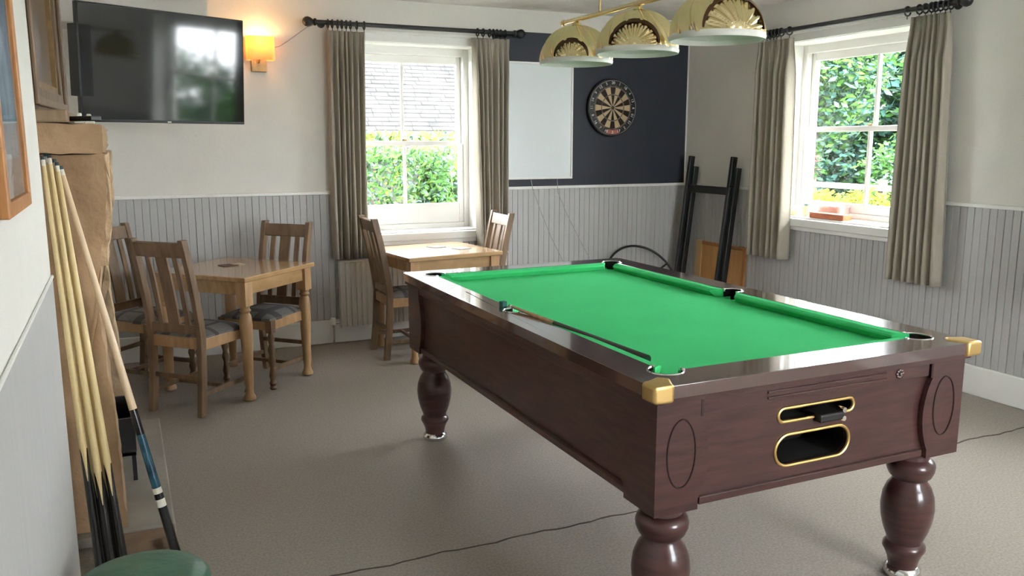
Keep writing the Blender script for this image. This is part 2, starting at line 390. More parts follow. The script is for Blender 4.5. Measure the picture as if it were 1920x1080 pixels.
pole('black wooden curtain pole over the window above the radiator', (1.27, 5.885, 2.235), (2.74, 5.885, 2.235),
     [.055, .075, .10, .12, .14, .16, .19, .225, .80, .83, .865, .885, .905, .925, .95], 'x', YB)
pole('black wooden curtain pole over the garden window, right of the brass lamp', (4.315, 5.06, 2.21), (4.315, 3.40, 2.21),
     [.03, .05, .075, .095, .115, .135, .16, .21, .80, .85, .875, .90, .915, .935, .955, .975], 'y', XR)

# ---------------------------------------------------------------- pool table
TX0, TX1, TY0, TY1, TZ = 1.203, 2.429, 1.728, 3.872, .82
IX0, IX1, IY0, IY1 = 1.318, 2.318, 1.852, 3.752
pt = thing('pool_table', 'mahogany pool table with bright green cloth and turned legs', 'pool table', ((TX0+TX1)/2, (TY0+TY1)/2, 0))
PX, PY = (TX0+TX1)/2, (TY0+TY1)/2
YM = 2.80
def L(f): return lambda u, v, t: tuple(a - b for a, b in zip(f(u, v, t), (PX, PY, 0)))
pk = [(IX0+.012, IY0+.012), (IX1-.012, IY0+.012), (IX1-.012, IY1-.012), (IX0+.012, IY1-.012)]
R_ = .052
def inner_outline(r):
    pts = []
    # counter-clockwise from near left pocket
    pts += arc(pk[0][0], pk[0][1], r, math.radians(100), math.radians(350), 20)
    pts += arc(pk[1][0], pk[1][1], r, math.radians(190), math.radians(440), 20)
    pts += arc(IX1 + .012, YM, r * .86, math.radians(-105), math.radians(105), 16)
    pts += arc(pk[2][0], pk[2][1], r, math.radians(-80), math.radians(170), 20)
    pts += arc(pk[3][0], pk[3][1], r, math.radians(10), math.radians(260), 20)
    pts += arc(IX0 - .012, YM, r * .86, math.radians(75), math.radians(285), 16)
    return pts
inn = inner_outline(R_)
def out_outline(x0, x1, y0, y1, r):
    return stadium(x0, x1, y0, y1, 5, r)
bm = bmesh.new(); plate(bm, out_outline(TX0, TX1, TY0, TY1, .03), [inn], TZ - .036, TZ, L(fXY))
obj('top_rail', bm, 'mahogany_top', pt, bevel=.010, seg=4, smooth=True)
bm = bmesh.new(); plate(bm, out_outline(TX0 + .006, TX1 - .006, TY0 + .006, TY1 - .006, .03), [rect(TX0+.07, TX1-.07, TY0+.07, TY1-.07)], TZ - .052, TZ - .036, L(fXY))
obj('rail_moulding', bm, 'mahogany', pt, bevel=.004)
# bed
bm = bmesh.new()
circ = lambda cx, cy, r, n=24: [(cx + r*math.cos(2*PI*i/n), cy + r*math.sin(2*PI*i/n)) for i in range(n)]
hp = [(pk[0][0]-.012, pk[0][1]-.012), (pk[1][0]+.012, pk[1][1]-.012), (pk[2][0]+.012, pk[2][1]+.012), (pk[3][0]-.012, pk[3][1]+.012), (IX0-.022, YM), (IX1+.022, YM)]
plate(bm, rect(TX0+.045, TX1-.045, TY0+.045, TY1-.045), [circ(x, y, .040) for x, y in hp], .762, .785, L(fXY))
obj('cloth', bm, 'felt', pt)
# cushions
def cushion(p, q, nrm):
    p, q, n = Vector(p), Vector(q), Vector(nrm); d = (q - p).normalized(); bm = bmesh.new()
    sec = [(0, .819), (.030, .818), (.044, .812), (.047, .806), (.030, .785), (0, .785)]
    ends = []
    for base, s in ((p, 1), (q, -1)):
        ends.append([bm.verts.new(tuple(base + n * a + d * s * (a * .75))[:2] + (z,)) for a, z in sec])
    for v in bm.verts: v.co -= Vector((PX, PY, 0))
    for i in range(len(sec)):
        j = (i + 1) % len(sec); bm.faces.new([ends[0][i], ends[0][j], ends[1][j], ends[1][i]])
    bm.faces.new(ends[0]); bm.faces.new(ends[1][::-1])
    return obj('cushion', bm, 'felt', pt, bevel=.002)
g = .045
for a, b, n in [((IX0+g, IY0, 0), (IX1-g, IY0, 0), (0, 1, 0)), ((IX0+g, IY1, 0), (IX1-g, IY1, 0), (0, -1, 0)),
                ((IX0, IY0+g, 0), (IX0, YM-.045, 0), (1, 0, 0)), ((IX0, YM+.045, 0), (IX0, IY1-g, 0), (1, 0, 0)),
                ((IX1, IY0+g, 0), (IX1, YM-.045, 0), (-1, 0, 0)), ((IX1, YM+.045, 0), (IX1, IY1-g, 0), (-1, 0, 0))]:
    cushion(a, b, n)
# pockets: black leather cups with a chrome rim
segs = [(pk[0], R_, 100, 350), (pk[1], R_, 190, 440), (pk[2], R_, -80, 170), (pk[3], R_, 10, 260), ((IX1+.012, YM), R_*.86, -105, 105), ((IX0-.012, YM), R_*.86, 75, 285)]
for (c, r, a0, a1), h in zip(segs, [hp[0], hp[1], hp[2], hp[3], hp[5], hp[4]]):
    bm = bmesh.new(); A0, A1 = math.radians(a0), math.radians(a1)
    ring = arc(c[0]-PX, c[1]-PY, r - .001, A0, A1, 20)
    lo = [bm.verts.new((x, y, .75)) for x, y in ring]; hi = [bm.verts.new((x, y, TZ - .003)) for x, y in ring]
    for i in range(20): bm.faces.new([lo[i], lo[i+1], hi[i+1], hi[i]])
    lathe(bm, [(.042, .7845), (.042, .70), (.030, .67)], h[0]-PX, h[1]-PY, 20, cap=False)
    bm.faces.new([bm.verts.new((h[0]-PX + .035*math.cos(t*PI/6), h[1]-PY + .035*math.sin(t*PI/6), .68)) for t in range(12)])
    po = obj('pocket', bm, 'hole', pt, smooth=True)
    bm = bmesh.new(); tube(bm, [(x, y, TZ - .001) for x, y in arc(c[0]-PX, c[1]-PY, r - .002, A0, A1, 20)], .0035, 6)
    for e in (A0, A1):
        x, y = c[0]-PX + (r-.001)*math.cos(e), c[1]-PY + (r-.001)*math.sin(e)
        lathe(bm, [(.001, TZ+.004), (.007, TZ+.002), (.008, TZ-.010)], x, y, 10)
    obj('pocket_rim', bm, 'chrome', po, smooth=True)
# brass corners on the near end
for sx, cx in ((1, TX0), (-1, TX1)):
    bm = bmesh.new(); cy = TY0; e = .006
    pts = [(cx - sx*e, cy - e), (cx + sx*.058, cy - e), (cx + sx*.062, cy + .010), (cx + sx*.086, cy + .056), (cx + sx*.058, cy + .084), (cx + sx*.012, cy + .060), (cx - sx*e, cy + .056)]
    if sx < 0: pts = pts[::-1]
    prof = []
    plate(bm, [(x - PX, y - PY) for x, y in pts], [], TZ - .044, TZ + .004, lambda u, v, t: (u, v, t))
    obj('brass_corner', bm, 'brass', pt, bevel=.009, seg=4, smooth=True)
# cabinet
CX0, CX1, CY0, CY1, CB = 1.228, 2.400, 1.752, 3.848, .458
ft = .022
def lp(*b): return (b[0]-PX, b[1]-PX, b[2]-PY, b[3]-PY, b[4], b[5])
obj('side_panel', B(lp(CX0 + ft, CX0 + ft + .02, CY0 + ft, CY1 - ft, CB, .768)), 'mahogany', pt)
obj('side_panel', B(lp(CX1 - ft - .02, CX1 - ft, CY0 + ft, CY1 - ft, CB, .768)), 'mahogany', pt)
obj('end_panel', B(lp(CX0 + ft, CX1 - ft, CY1 - ft - .02, CY1 - ft, CB, .768)), 'mahogany', pt)
s1, s2 = stadium(1.655, 1.945, .650, .690), stadium(1.650, 1.935, .515, .610)
def shear(pts, k=0): return pts
bm = bmesh.new(); plate(bm, rect(CX0 + ft, CX1 - ft, CB, .768), [s1, s2], CY0 + ft - .004, CY0 + ft + .016, L(fXZ))
obj('front_panel', bm, 'mahogany', pt)
for s, dpt, nm in ((s1, .10, 'coin_slot'), (s2, .16, 'ball_return')):
    bm = bmesh.new()
    a = [bm.verts.new((u - PX, CY0 + ft + .014 - PY, v)) for u, v in s]; b = [bm.verts.new((u - PX, CY0 + ft + dpt - PY, v)) for u, v in s]
    for i in range(len(s)): bm.faces.new([a[i], a[(i+1) % len(s)], b[(i+1) % len(s)], b[i]])
    bm.faces.new(b)
    rec = obj(nm, bm, 'hole', pt)
    bm = bmesh.new(); tube(bm, [(u - PX, CY0 + ft - .005 - PY, v) for u, v in s], .0052, 8, closed=True)
    obj('brass_trim', bm, 'brass', rec, smooth=True)
# coin lever in the upper slot
bm = bmesh.new(); box(bm, *lp(1.79, 1.885, CY0 - .012, CY0 + .06, .636, .662)); o = obj('coin_tray', bm, 'black', pt, bevel=.006)
bm = bmesh.new()
for z in (.641, .667): tube(bm, [(1.880 - PX, CY0 - .014 - PY, z), (1.880 - PX, CY0 + .012 - PY, z)], .008, 10)
obj('coin_stud', bm, 'chrome', o, smooth=True)
obj('cabinet_base', B(lp(CX0 + .03, CX1 - .03, CY0 + .03, CY1 - .03, CB - .002, CB + .012)), 'mahogany', pt)
# frieze with reeding, bottom moulding
bm = B(lp(1.38, 2.245, CY0 + .004, CY0 + ft, .722, .768), lp(1.38, 2.245, CY0 + .006, CY0 + ft, CB, CB + .022))
for z in (.731, .748): box(bm, *lp(1.60, 2.06, CY0 - .001, CY0 + .006, z, z + .007))
obj('frieze', bm, 'mahogany', pt, bevel=.002)
bm = bmesh.new(); mr = Matrix.Translation((2.115 - PX, CY0 + .004 - PY, .744)) @ Matrix.Rotation(PI/2, 4, 'X')
for k in range(8):
    a = k*PI/4; lathe(bm, [(.006, -.002), (.0055, .004), (.002, .006)], .011*math.cos(a), .011*math.sin(a), 8, mx=mr)
lathe(bm, [(.006, -.002), (.005, .007), (.001, .009)], 0, 0, 8, mx=mr)
obj('rosette', bm, 'mahogany', pt, smooth=True)
for x in (CX0 + .004, CX1 - ft):
    obj('side_moulding', B(lp(x, x + ft - .004, CY0 + .14, CY1 - .14, .735, .768), lp(x + .002, x + ft - .004, CY0 + .14, CY1 - .14, CB, CB + .022)), 'mahogany', pt, bevel=.002)
# corner blocks: two shaped boards meeting at each corner
def wavy(w, zb, zt):
    pts = [(0, zb), (w, zb)]
    for i in range(17):
        t = i / 16; z = zb + .03 + (zt - zb - .085) * t
        pts.append((w + .030 * math.sin(PI * t) ** .8 if 0 < t < 1 else w, z))
    pts += [(w, zt), (0, zt)]
    return pts
for sx, x0 in ((1, CX0), (-1, CX1)):
    for sy, y0 in ((1, CY0), (-1, CY1)):
        bm = bmesh.new(); w = wavy(.142, CB - .008, .768)
        plate(bm, w, [], 0, ft, lambda u, v, t: (x0 + sx*u - PX, y0 + sy*t - PY, v))
        w2 = wavy(.13, CB - .008, .768)
        plate(bm, w2, [], 0, ft, lambda u, v, t: (x0 + sx*t - PX, y0 + sy*(u + ft*.98) - PY, v))
        cb = obj('corner_block', bm, 'mahogany', pt)
        bm = bmesh.new()
        tube(bm, [(x0 + sx*(.082 + .046*math.cos(2*PI*i/32)) - PX, y0 - sy*.0008 - PY, .618 + .096*math.sin(2*PI*i/32)) for i in range(32)], .0028, 6, closed=True)
        obj('oval_inlay', bm, 'groove', cb)
        # dark slot beside the block
        obj('shadow_gap', B(lp(min(x0+sx*.143, x0+sx*.150), max(x0+sx*.143, x0+sx*.150), y0 - .0005 if sy > 0 else y0 - .006, y0 + .006 if sy > 0 else y0 + .0005, .715, .768)), 'groove', cb)
        # turned leg
        bm = bmesh.new(); lx, ly = x0 + sx*.092 - PX, y0 + sy*.092 - PY
        prof = [(.050, 0.0), (.052, .018), (.050, .030), (.046, .032), (.050, .06), (.060, .085), (.068, .098), (.066, .112), (.056, .122), (.058, .135), (.070, .165), (.080, .205), (.084, .245),
                (.080, .285), (.068, .318), (.056, .335), (.054, .345), (.066, .356), (.074, .375), (.076, .392), (.070, .408), (.056, .418), (.054, .430), (.066, .442), (.070, .459)]
        lathe(bm, prof[3:], lx, ly, 32); lg = obj('leg', bm, 'mahogany', pt, smooth=True)
        bm = bmesh.new(); lathe(bm, [(.056, 0), (.060, .006), (.058, .024), (.048, .034)], lx, ly, 24); obj('levelling_foot', bm, 'chrome', lg, smooth=True)
# cue and chalk on the table
def cue(label, tip, butt, shaft, parts, group=None, splice=0, r0=.0055, r1=.0145):
    tip, butt = Vector(tip), Vector(butt); root = thing('pool_cue', label, 'cue', tuple(butt), 0, group)
    T = tip - butt; n = T.length
    def seg(nm, a, b, m, grow=1.0):
        bm = bmesh.new(); k = 6
        tube(bm, [T * (a + (b-a)*i/k) for i in range(k + 1)], [(r1 + (r0 - r1) * (a + (b-a)*i/k)) * grow for i in range(k + 1)], 14)
        return obj(nm, bm, m, root, smooth=True)
    for nm, a, b, m in parts: seg(nm, a, b, m)
    if splice:          # pale tongue let into the top of the black butt
        c = splice; w_ = -Vector((tip.x*.5 + butt.x*.5, tip.y*.5 + butt.y*.5, 0)).normalized(); bm = bmesh.new(); pts = []; rr = []
        for i in range(7):
            t = i/6; q = c - .075 + .080*t; R0 = r1 + (r0 - r1)*q; rad_ = .0012 + (R0*.98 - .0012)*t
            pts.append(T*q + w_*(R0 + .0012 - rad_)); rr.append(rad_)
        tube(bm, pts, rr, 10); obj('splice', bm, shaft, root, smooth=True)
    seg('tip', .992, 1.0, 'tip'); seg('ferrule', .978, .992, 'cue_white')
    return root
cue('short cue with a black butt lying on the green cloth, tip over the side pocket', (1.300, 2.83, .832), (1.385, 2.035, .8025), 'cue_wood',
    [('shaft', .62, .978, 'oak_table'), ('butt', 0, .62, 'cue_black')], r0=.0050, r1=.0150)
bm = bmesh.new(); box(bm, -.011, .011, -.011, .011, 0, .020); o = obj('chalk_cube', bm, mat('green_chalk_paper', (.01, .10, .08), .8), bevel=.002); o.location = (1.297, 2.885, TZ + .0002)
o.rotation_euler.z = .3; tag(o, 'dark green cube of chalk on the table rail by the side pocket', 'chalk')

# ---------------------------------------------------------------- brass lamp over the table
LX = 1.80
lamp = thing('table_lamp', 'brass three-shade lamp hanging over the pool table', 'hanging lamp', (LX, 2.77, 1.78))
lamp.name = 'pool_table_light'
bm = bmesh.new(); tube(bm, [(0, -.95, .170), (0, .585, .170)], .010, 12)
for e in (-.95, .585): lathe(bm, [(.012, -.012), (.014, 0), (.012, .012)], 0, 0, 12, mx=Matrix.Translation((0, e, .170)) @ Matrix.Rotation(PI/2, 4, 'X'))
obj('bar', bm, 'shade_brass', lamp, smooth=True)
for yy in (-.62, .28):
    bm = bmesh.new(); tube(bm, [(0, yy, .175), (0, yy, .645)], .0035, 8); obj('hanging_rod', bm, 'brass', lamp)
M['shade_dark'] = mat('dark_reflection_band', (.10, .05, .025), .35, metal=.6)  # dark colour for the reflection drawn on each dome
def shade(yc, cen, half, R=.150, H=.148, tilt=0):
    root = bpy.data.objects.new('shade', None); C.objects.link(root); root.parent = lamp; root.location = (0, yc, 0)
    n, k = 220, 40; bm = bmesh.new(); rows = []
    cen, half = math.radians(cen), math.radians(half)
    D = Vector((math.cos(cen), math.sin(cen), 0))
    for i in range(k + 1):
        el = (PI/2) * i / k * .97; row = []
        for j in range(n):
            az = 2*PI*j/n
            d = Vector((math.cos(az)*math.cos(el), math.sin(az)*math.cos(el), math.sin(el)))
            ang = math.acos(max(-1, min(1, d.dot(D))))
            if ang < half:      # fan of radial ribs
                u = Vector((-math.sin(cen), math.cos(cen), 0)); th = math.atan2(d.z, d.dot(u))
                dr = -.004 + .0055*math.cos(th*20 + 2.2*ang) * min(1, ang/.3) * min(1, (half - ang)/.08)
            else:               # swirling flutes
                dr = .0065*math.cos(14*(az - cen) + 5.5*math.sin(el)) * math.cos(el) * min(1, (ang - half)/.08)
            r = R + dr
            row.append(bm.verts.new((d.x*r, d.y*r, d.z*r*H/R)))
        rows.append(row)
    for a, b in zip(rows, rows[1:]):
        for j in range(n):
            f = bm.faces.new([a[j], a[(j+1) % n], b[(j+1) % n], b[j]])
    bm.faces.new(rows[-1])
    dome = obj('dome', bm, 'shade_brass', root, smooth=True, auto=180)
    bm = bmesh.new(); u = Vector((-math.sin(cen), math.cos(cen), 0)); prev = None
    for i in range(49):         # dark crescent reflection, put in as a coloured strip around the fan
        th = PI*(.04 + .92*i/48); wdt = .10 * math.sin(th) ** .7; cur = []
        for aa, lift in ((half - .02, .001), (half - .02, .003), (half + wdt, .003), (half + wdt, .001)):
            q = D*math.cos(aa) + (u*math.cos(th) + Vector((0, 0, 1))*math.sin(th))*math.sin(aa)
            q = q * (R + lift + .001); cur.append(bm.verts.new((q.x, q.y, q.z*H/R)))
        if prev:
            for j in range(4): bm.faces.new([prev[j], prev[(j+1) % 4], cur[(j+1) % 4], cur[j]])
        else: bm.faces.new(cur)
        prev = cur
    bm.faces.new(prev); obj('crescent_reflection', bm, 'shade_dark', dome, smooth=True, auto=50)
    bm = bmesh.new(); prof = [(R*math.cos(t*PI/2/12*.95)*(.96 if t == 0 else .88), R*math.sin(t*PI/2/12*.95)*.86*H/R) for t in range(13)]
    lathe(bm, prof, n=40, cap=False); bm.faces.new([bm.verts.new((.02*math.cos(i), .02*math.sin(i), prof[-1][1])) for i in range(6)]); obj('liner', bm, 'white_in', root, smooth=True)
    bm = bmesh.new(); lathe(bm, [(R*.95, 0.002), (R + .004, .006), (R + .007, -.004), (R + .004, -.014), (R - .002, -.014), (R*.95, 0.002)], n=60, cap=False); obj('rim', bm, 'white_in', root, smooth=True)
    bm = bmesh.new(); tube(bm, [(0, 0, H*.96), (0, 0, .172)], .007, 10); lathe(bm, [(.022, H*.97), (.018, H + .008), (.008, H + .014)], n=16); obj('arm', bm, 'shade_brass', root, smooth=True)
    bm = bmesh.new(); lathe(bm, [(.012, .125), (.014, .10), (.026, .075), (.030, .055), (.022, .032), (.004, .024)], n=16); obj('bulb', bm, 'white_in', root, smooth=True)
shade(.47, 232, 27); shade(0, 232, 36); shade(-.47, 262, 46)

# ---------------------------------------------------------------- chairs
def turned(bm, x, y, h, r=.021):
    base = [(.8, 0), (1, .02), (.75, .05), (1.05, .09), (.7, .13), (1.0, .2), (.62, .27), (1.05, .34), (.66, .41), (1.05, .48), (.66, .55), (1.05, .62), (.7, .68), (1.1, .72)]
    lathe(bm, [(r*a, h*.86*b/.72 if b > .2 else h*b) for a, b in base], x, y, 14)
    box(bm, x - .021, x + .021, y - .021, y + .021, h*.82, h)
def make_chair(label, loc, rotz, group='slat-back oak dining chairs'):
    t = thing('dining_chair', label, 'chair', loc, rotz, group); w = .162
    prof = [(0, -.030), (.20, -.008), (.43, .002), (.50, -.004), (.62, -.022), (.78, -.052), (.95, -.092)]
    for s in (-1, 1):
        bm = bmesh.new()
        for a, b in zip(prof, prof[1:]): pass
        vs = []
        for z, y in prof:
            vs.append([bm.verts.new((s*w + dx, y + dy, z)) for dx, dy in ((-.015, -.021), (.015, -.021), (.015, .021), (-.015, .021))])
        for a, b in zip(vs, vs[1:]):
            for j in range(4): bm.faces.new([a[j], a[(j+1) % 4], b[(j+1) % 4], b[j]])
        bm.faces.new(vs[0][::-1]); bm.faces.new(vs[-1])
        obj('back_leg', bm, 'oak', t, bevel=.003)
        bm = bmesh.new(); turned(bm, s*(w + .004), .355, .415); obj('front_leg', bm, 'oak', t, smooth=True)
    yb = lambda z: next(a[1] + (b[1]-a[1])*(z-a[0])/(b[0]-a[0]) for a, b in zip(prof, prof[1:]) if a[0] <= z <= b[0])
    bm = bmesh.new(); bar(bm, (-w, yb(.895), .895), (w, yb(.895), .895), .026, .078, up=(0, -.22, 1)); obj('crest_rail', bm, 'oak', t, bevel=.004)
    bm = bmesh.new(); bar(bm, (-w, yb(.465), .465), (w, yb(.465), .465), .022, .050); obj('lower_rail', bm, 'oak', t, bevel=.003)
    for x, ww in ((-.088, .030), (0, .072), (.088, .030)):
        bm = bmesh.new(); zs = [.485, .56, .66, .76, .865]; vs = []
        for z in zs: vs.append([bm.verts.new((x + dx, yb(z) + dy, z)) for dx, dy in ((-ww/2, -.006), (ww/2, -.006), (ww/2, .006), (-ww/2, .006))])
        for a, b in zip(vs, vs[1:]):
            for j in range(4): bm.faces.new([a[j], a[(j+1) % 4], b[(j+1) % 4], b[j]])
        bm.faces.new(vs[0][::-1]); bm.faces.new(vs[-1]); obj('slat', bm, 'oak', t)
    bm = B((-w, w, -.008, .012, .36, .42), (-w - .012, w + .012, .345, .368, .355, .415), (-w - .012, -w + .010, .01, .35, .355, .415), (w - .010, w + .012, .01, .35, .355, .415))
    obj('seat_rail', bm, 'oak_leg', t, bevel=.003)
    # upholstered seat
    bm = bmesh.new(); nx, ny = 12, 12; g_ = []
    for j in range(ny + 1):
        r = []
        for i in range(nx + 1):
            a, b = i/nx*2 - 1, j/ny*2 - 1
            ww = w + .006 + .010*(b + 1)/2
            r.append(bm.verts.new((a*ww*(1 - .03*b*b*abs(a)), .19 + b*.183*(1 - .03*a*a), .418 + .032*(1 - a**4)*(1 - b**4) + .006)))
        g_.append(r)
    for j in range(ny):
        for i in range(nx):
            f = bm.faces.new([g_[j][i], g_[j][i+1], g_[j+1][i+1], g_[j+1][i]]); f.material_index = 1 if (i in (2, 3, 8) or j in (3, 8, 9)) else 0
    e = [x for x in bm.edges if x.is_boundary]; r = bmesh.ops.extrude_edge_only(bm, edges=e)
    for v in r['geom']:
        if isinstance(v, bmesh.types.BMVert): v.co.z = .408
    obj('seat', bm, ['seat', 'seat_stripe'], t, smooth=True)
    bm = B((-w - .006, -w + .010, -.01, .35, .105, .130), (w - .010, w + .006, -.01, .35, .105, .130), (-w, w, .165, .183, .108, .128), (-w, w, -.012, .004, .19, .215))
    obj('stretcher', bm, 'oak', t, bevel=.002)
    return t
R = math.radians
ch1 = make_chair('slat-back oak chair turned away at the near left side of the left table', (.212, 4.715, 0), R(-45))
def chair_copy(label, loc, rotz):
    c = copy_tree(ch1); c.location = loc; c.rotation_euler = (0, 0, rotz); c['label'] = label; return c
chair_copy('oak chair by the fireplace, half hidden behind the nearest chair of the left table', (-.045, 5.515, 0), R(-135))
chair_copy('oak chair with dark back facing us across the left table, standing by the panelled wall', (.868, 5.315, 0), R(135))
ch4 = chair_copy('oak chair seen from the side between the radiator and the window table', (1.565, 5.475, 0), R(-90))
ch5 = chair_copy('oak chair at the right end of the window table, half hidden behind the pool table', (2.375, 5.49, 0), R(88))

# ---------------------------------------------------------------- pub tables
def pub_table(label, corner, rz, wx, wy, ht):
    t = thing('pub_table', label, 'table', (*corner, 0), rz)
    obj('tabletop', B((0, wx, 0, wy, ht - .028, ht)), 'oak_table', t, bevel=.005)
    obj('apron', B((.035, wx-.035, .035, .055, ht-.105, ht-.028), (.035, wx-.035, wy-.055, wy-.035, ht-.105, ht-.028),
                   (.035, .055, .05, wy-.05, ht-.105, ht-.028), (wx-.055, wx-.035, .05, wy-.05, ht-.105, ht-.028)), 'oak_table', t, bevel=.002)
    for x in (.05, wx - .05):
        for y in (.05, wy - .05):
            bm = bmesh.new(); box(bm, x-.032, x+.032, y-.032, y+.032, ht-.165, ht-.028)
            H = ht - .165
            lathe(bm, [(.022, 0), (.033, .006), (.034, .02), (.024, .04), (.021, .06), (.024, .10), (.031, H*.55), (.036, H*.80), (.030, H*.90), (.022, H*.925), (.032, H*.95), (.024, H*.975), (.030, H)], x, y, 20)
            obj('leg', bm, 'oak_leg', t, smooth=True, auto=35)
    return t
pub_table('square oak table with turned legs in the left corner, set cornerwise', (.578, 4.71), R(44.5), .665, .665, .71)
pub_table('oak table under the window, daylight shining on its top', (1.635, 5.095), R(7), .70, .66, .71)
def coaster(label, x, y, m, s=.045):
    p = Vector((x, y, .71)); bm = B((-s, s, -s, s, 0, .004)); o = obj('beer_mat', bm, m, bevel=.001); o.location = (p.x, p.y, .7103); o.rotation_euler.z = R(20)
    return tag(o, label, 'beer mat')
M['mat_dark'] = mat('dark_card', (.10, .05, .04), .7); M['mat_pale'] = mat('pale_card', (.66, .55, .42), .7); M['mat_grey'] = mat('grey_card', (.30, .32, .32), .7)
coaster('dark brown beer mat on the cornerwise oak table', 0.552, 5.243, 'mat_dark'); coaster('pale beer mat beside the dark one on the cornerwise table', 0.607, 5.266, 'mat_pale', .035)
coaster('grey beer mat nearer the middle of the window table', 1.992, 5.577, 'mat_grey', .05); coaster('grey beer mat nearer the right chair on the window table', 2.119, 5.419, 'mat_grey', .05)

# ---------------------------------------------------------------- radiator
ra = thing('radiator', 'white ribbed panel radiator below the window, behind the side chair', 'radiator', (1.375, 5.87, .11))
bm = bmesh.new(); n = 34; w = 1.31; pts = []
for i in range(n):
    u = w*i/n; pts += [(u, 0), (u + w/n*.55, 0), (u + w/n*.7, .010), (u + w/n*.85, .010)]
pts.append((w, 0))
plate(bm, pts + [(w, .05), (0, .05)], [], .02, .485, fXY); obj('panel', bm, 'radiator', ra)
obj('top_grille', B((-.004, w + .004, -.004, .055, .484, .500)), 'radiator', ra, bevel=.004)
obj('side_cover', B((-.006, 0, -.003, .053, .01, .49)), 'radiator', ra); obj('side_cover', B((w, w + .006, -.003, .053, .01, .49)), 'radiator', ra)
bm = bmesh.new(); tube(bm, [(-.005, .025, .05), (-.055, .025, .05), (-.06, .025, .04), (-.06, .025, -.11)], .008, 8); obj('pipe', bm, 'chrome', ra, smooth=True)
bm = bmesh.new(); lathe(bm, [(.012, .035), (.020, .04), (.021, .075), (.015, .088)], -.06, .025, 14); obj('valve', bm, 'cue_white', ra, smooth=True)
obj('wall_bracket', B((.2, .23, .05, .073, .05, .4), (1.08, 1.11, .05, .073, .05, .4)), 'radiator', ra)

# ---------------------------------------------------------------- television
a, b = Vector((-.148, 4.64, 0)), Vector((.663, 5.02, 0)); d = b - a; ang = math.atan2(d.y, d.x)
tv = thing('television', 'large black flat television hung above the corner table', 'television', ((a.x+b.x)/2, (a.y+b.y)/2, 1.537), ang); tv.rotation_euler.x = math.radians(4)
TW, TH = d.length, .563
obj('body', B((-TW/2, TW/2, .004, .035, 0, TH), (-TW*.3, TW*.3, .03, .06, .06, TH*.7)), 'tvb', tv, bevel=.004)
obj('screen', B((-TW/2 + .008, TW/2 - .008, 0, .006, .014, TH - .008)), 'tv', tv)
obj('maker_badge', B((-.010, .010, -.001, .002, .003, .009)), 'cue_white', tv)
bm = bmesh.new(); bar(bm, (0, .06, .30), (-.22, .18, .30), .03, .05); bar(bm, (-.22, .18, .30), (-.40, .05, .30), .03, .05); box(bm, -.45, -.38, -.0, .10, .12, .46)
obj('wall_bracket', bm, 'black', tv, bevel=.003)

# ---------------------------------------------------------------- wall light and its cable
sc = thing('wall_lamp', 'lit wall lamp with a square cream shade beside the television', 'wall lamp', (.90, YB, 1.90))
obj('backplate', B((-.055, .045, -.022, 0, 0, .085)), 'antique', sc, bevel=.004)
bm = bmesh.new(); tube(bm, [(-.005, -.022, .06), (-.005, -.06, .06), (-.005, -.065, .10)], .006, 8); obj('arm', bm, 'antique', sc, smooth=True)
bm = bmesh.new(); o_ = stadium(-.090, .090, -.128, -.016, 6, .035); i_ = stadium(-.086, .086, -.124, -.020, 6, .032)
plate(bm, o_, [i_], .072, .222, fXY); obj('lamp_shade', bm, 'lampshade', sc, smooth=True, auto=50)
bm = bmesh.new(); lathe(bm, [(.012, .10), (.020, .13), (.022, .15), (.012, .172), (.003, .178)], -.005, -.067, 12)
obj('bulb', bm, mat('lit_bulb', (1, .8, .5), .5, emit=(1, .62, .25), estr=2), sc, smooth=True)
l = bpy.data.lights.new('wall_lamp_light', 'POINT'); l.energy = 1.5; l.color = (1, .58, .24); l.shadow_soft_size = .03
lo = bpy.data.objects.new('wall_lamp_light', l); C.objects.link(lo); lo.parent = sc; lo.location = (-.005, -.067, .195)
bm = bmesh.new(); tube(bm, [(.985, YB-.003, 2.06), (1.04, YB-.003, 2.075), (1.10, YB-.003, 2.115), (1.16, YB-.003, 2.16), (1.22, YB-.003, 2.205), (1.27, YB-.003, 2.225)], .003, 6)
tag(obj('lamp_cable', bm, 'cable', smooth=True), 'thin white cable running up the wall from the wall lamp to the curtain pole', 'cable')

# ---------------------------------------------------------------- board, dartboard, cables
wbd = thing('whiteboard', 'white board with a thin frame on the dark blue wall', 'whiteboard', (2.66, YB - .006, 1.152))
obj('writing_surface', B((.015, .605, -.018, 0, .015, .875)), 'whiteboard', wbd)
obj('frame', B((0, .62, -.026, 0, 0, .016), (0, .62, -.026, 0, .874, .890), (0, .016, -.026, 0, .016, .874), (.604, .62, -.026, 0, .016, .874)), 'alu', wbd, bevel=.003)
for lab, pts in (('pale cable hanging from the middle of the white board, the left of two', [(2.91, 5.935, 1.15), (2.93, 5.94, 1.07), (3.00, 5.94, .90), (3.10, 5.94, .68), (3.20, 5.94, .50), (3.26, 5.94, .30), (3.28, 5.94, .012)]),
                 ('pale cable hanging below the right corner of the white board, the right of two', [(3.14, 5.935, 1.15), (3.15, 5.94, 1.05), (3.22, 5.94, .90), (3.33, 5.94, .70), (3.44, 5.94, .52), (3.52, 5.94, .30), (3.55, 5.94, .012)])):
    bm = bmesh.new(); tube(bm, pts, .0028, 6); tag(obj('cable', bm, 'cable', smooth=True), lab, 'cable')
db = thing('dartboard', 'round dartboard on the dark blue wall', 'dartboard', (3.632, YB - .006, 1.71))
RZ = Matrix.Rotation(PI/2, 4, 'X')
bm = bmesh.new(); lathe(bm, [(.222, 0), (.2265, .006), (.2265, .036), (.221, .040)], n=64, mx=RZ); obj('backing', bm, 'black', db, smooth=True, auto=30)
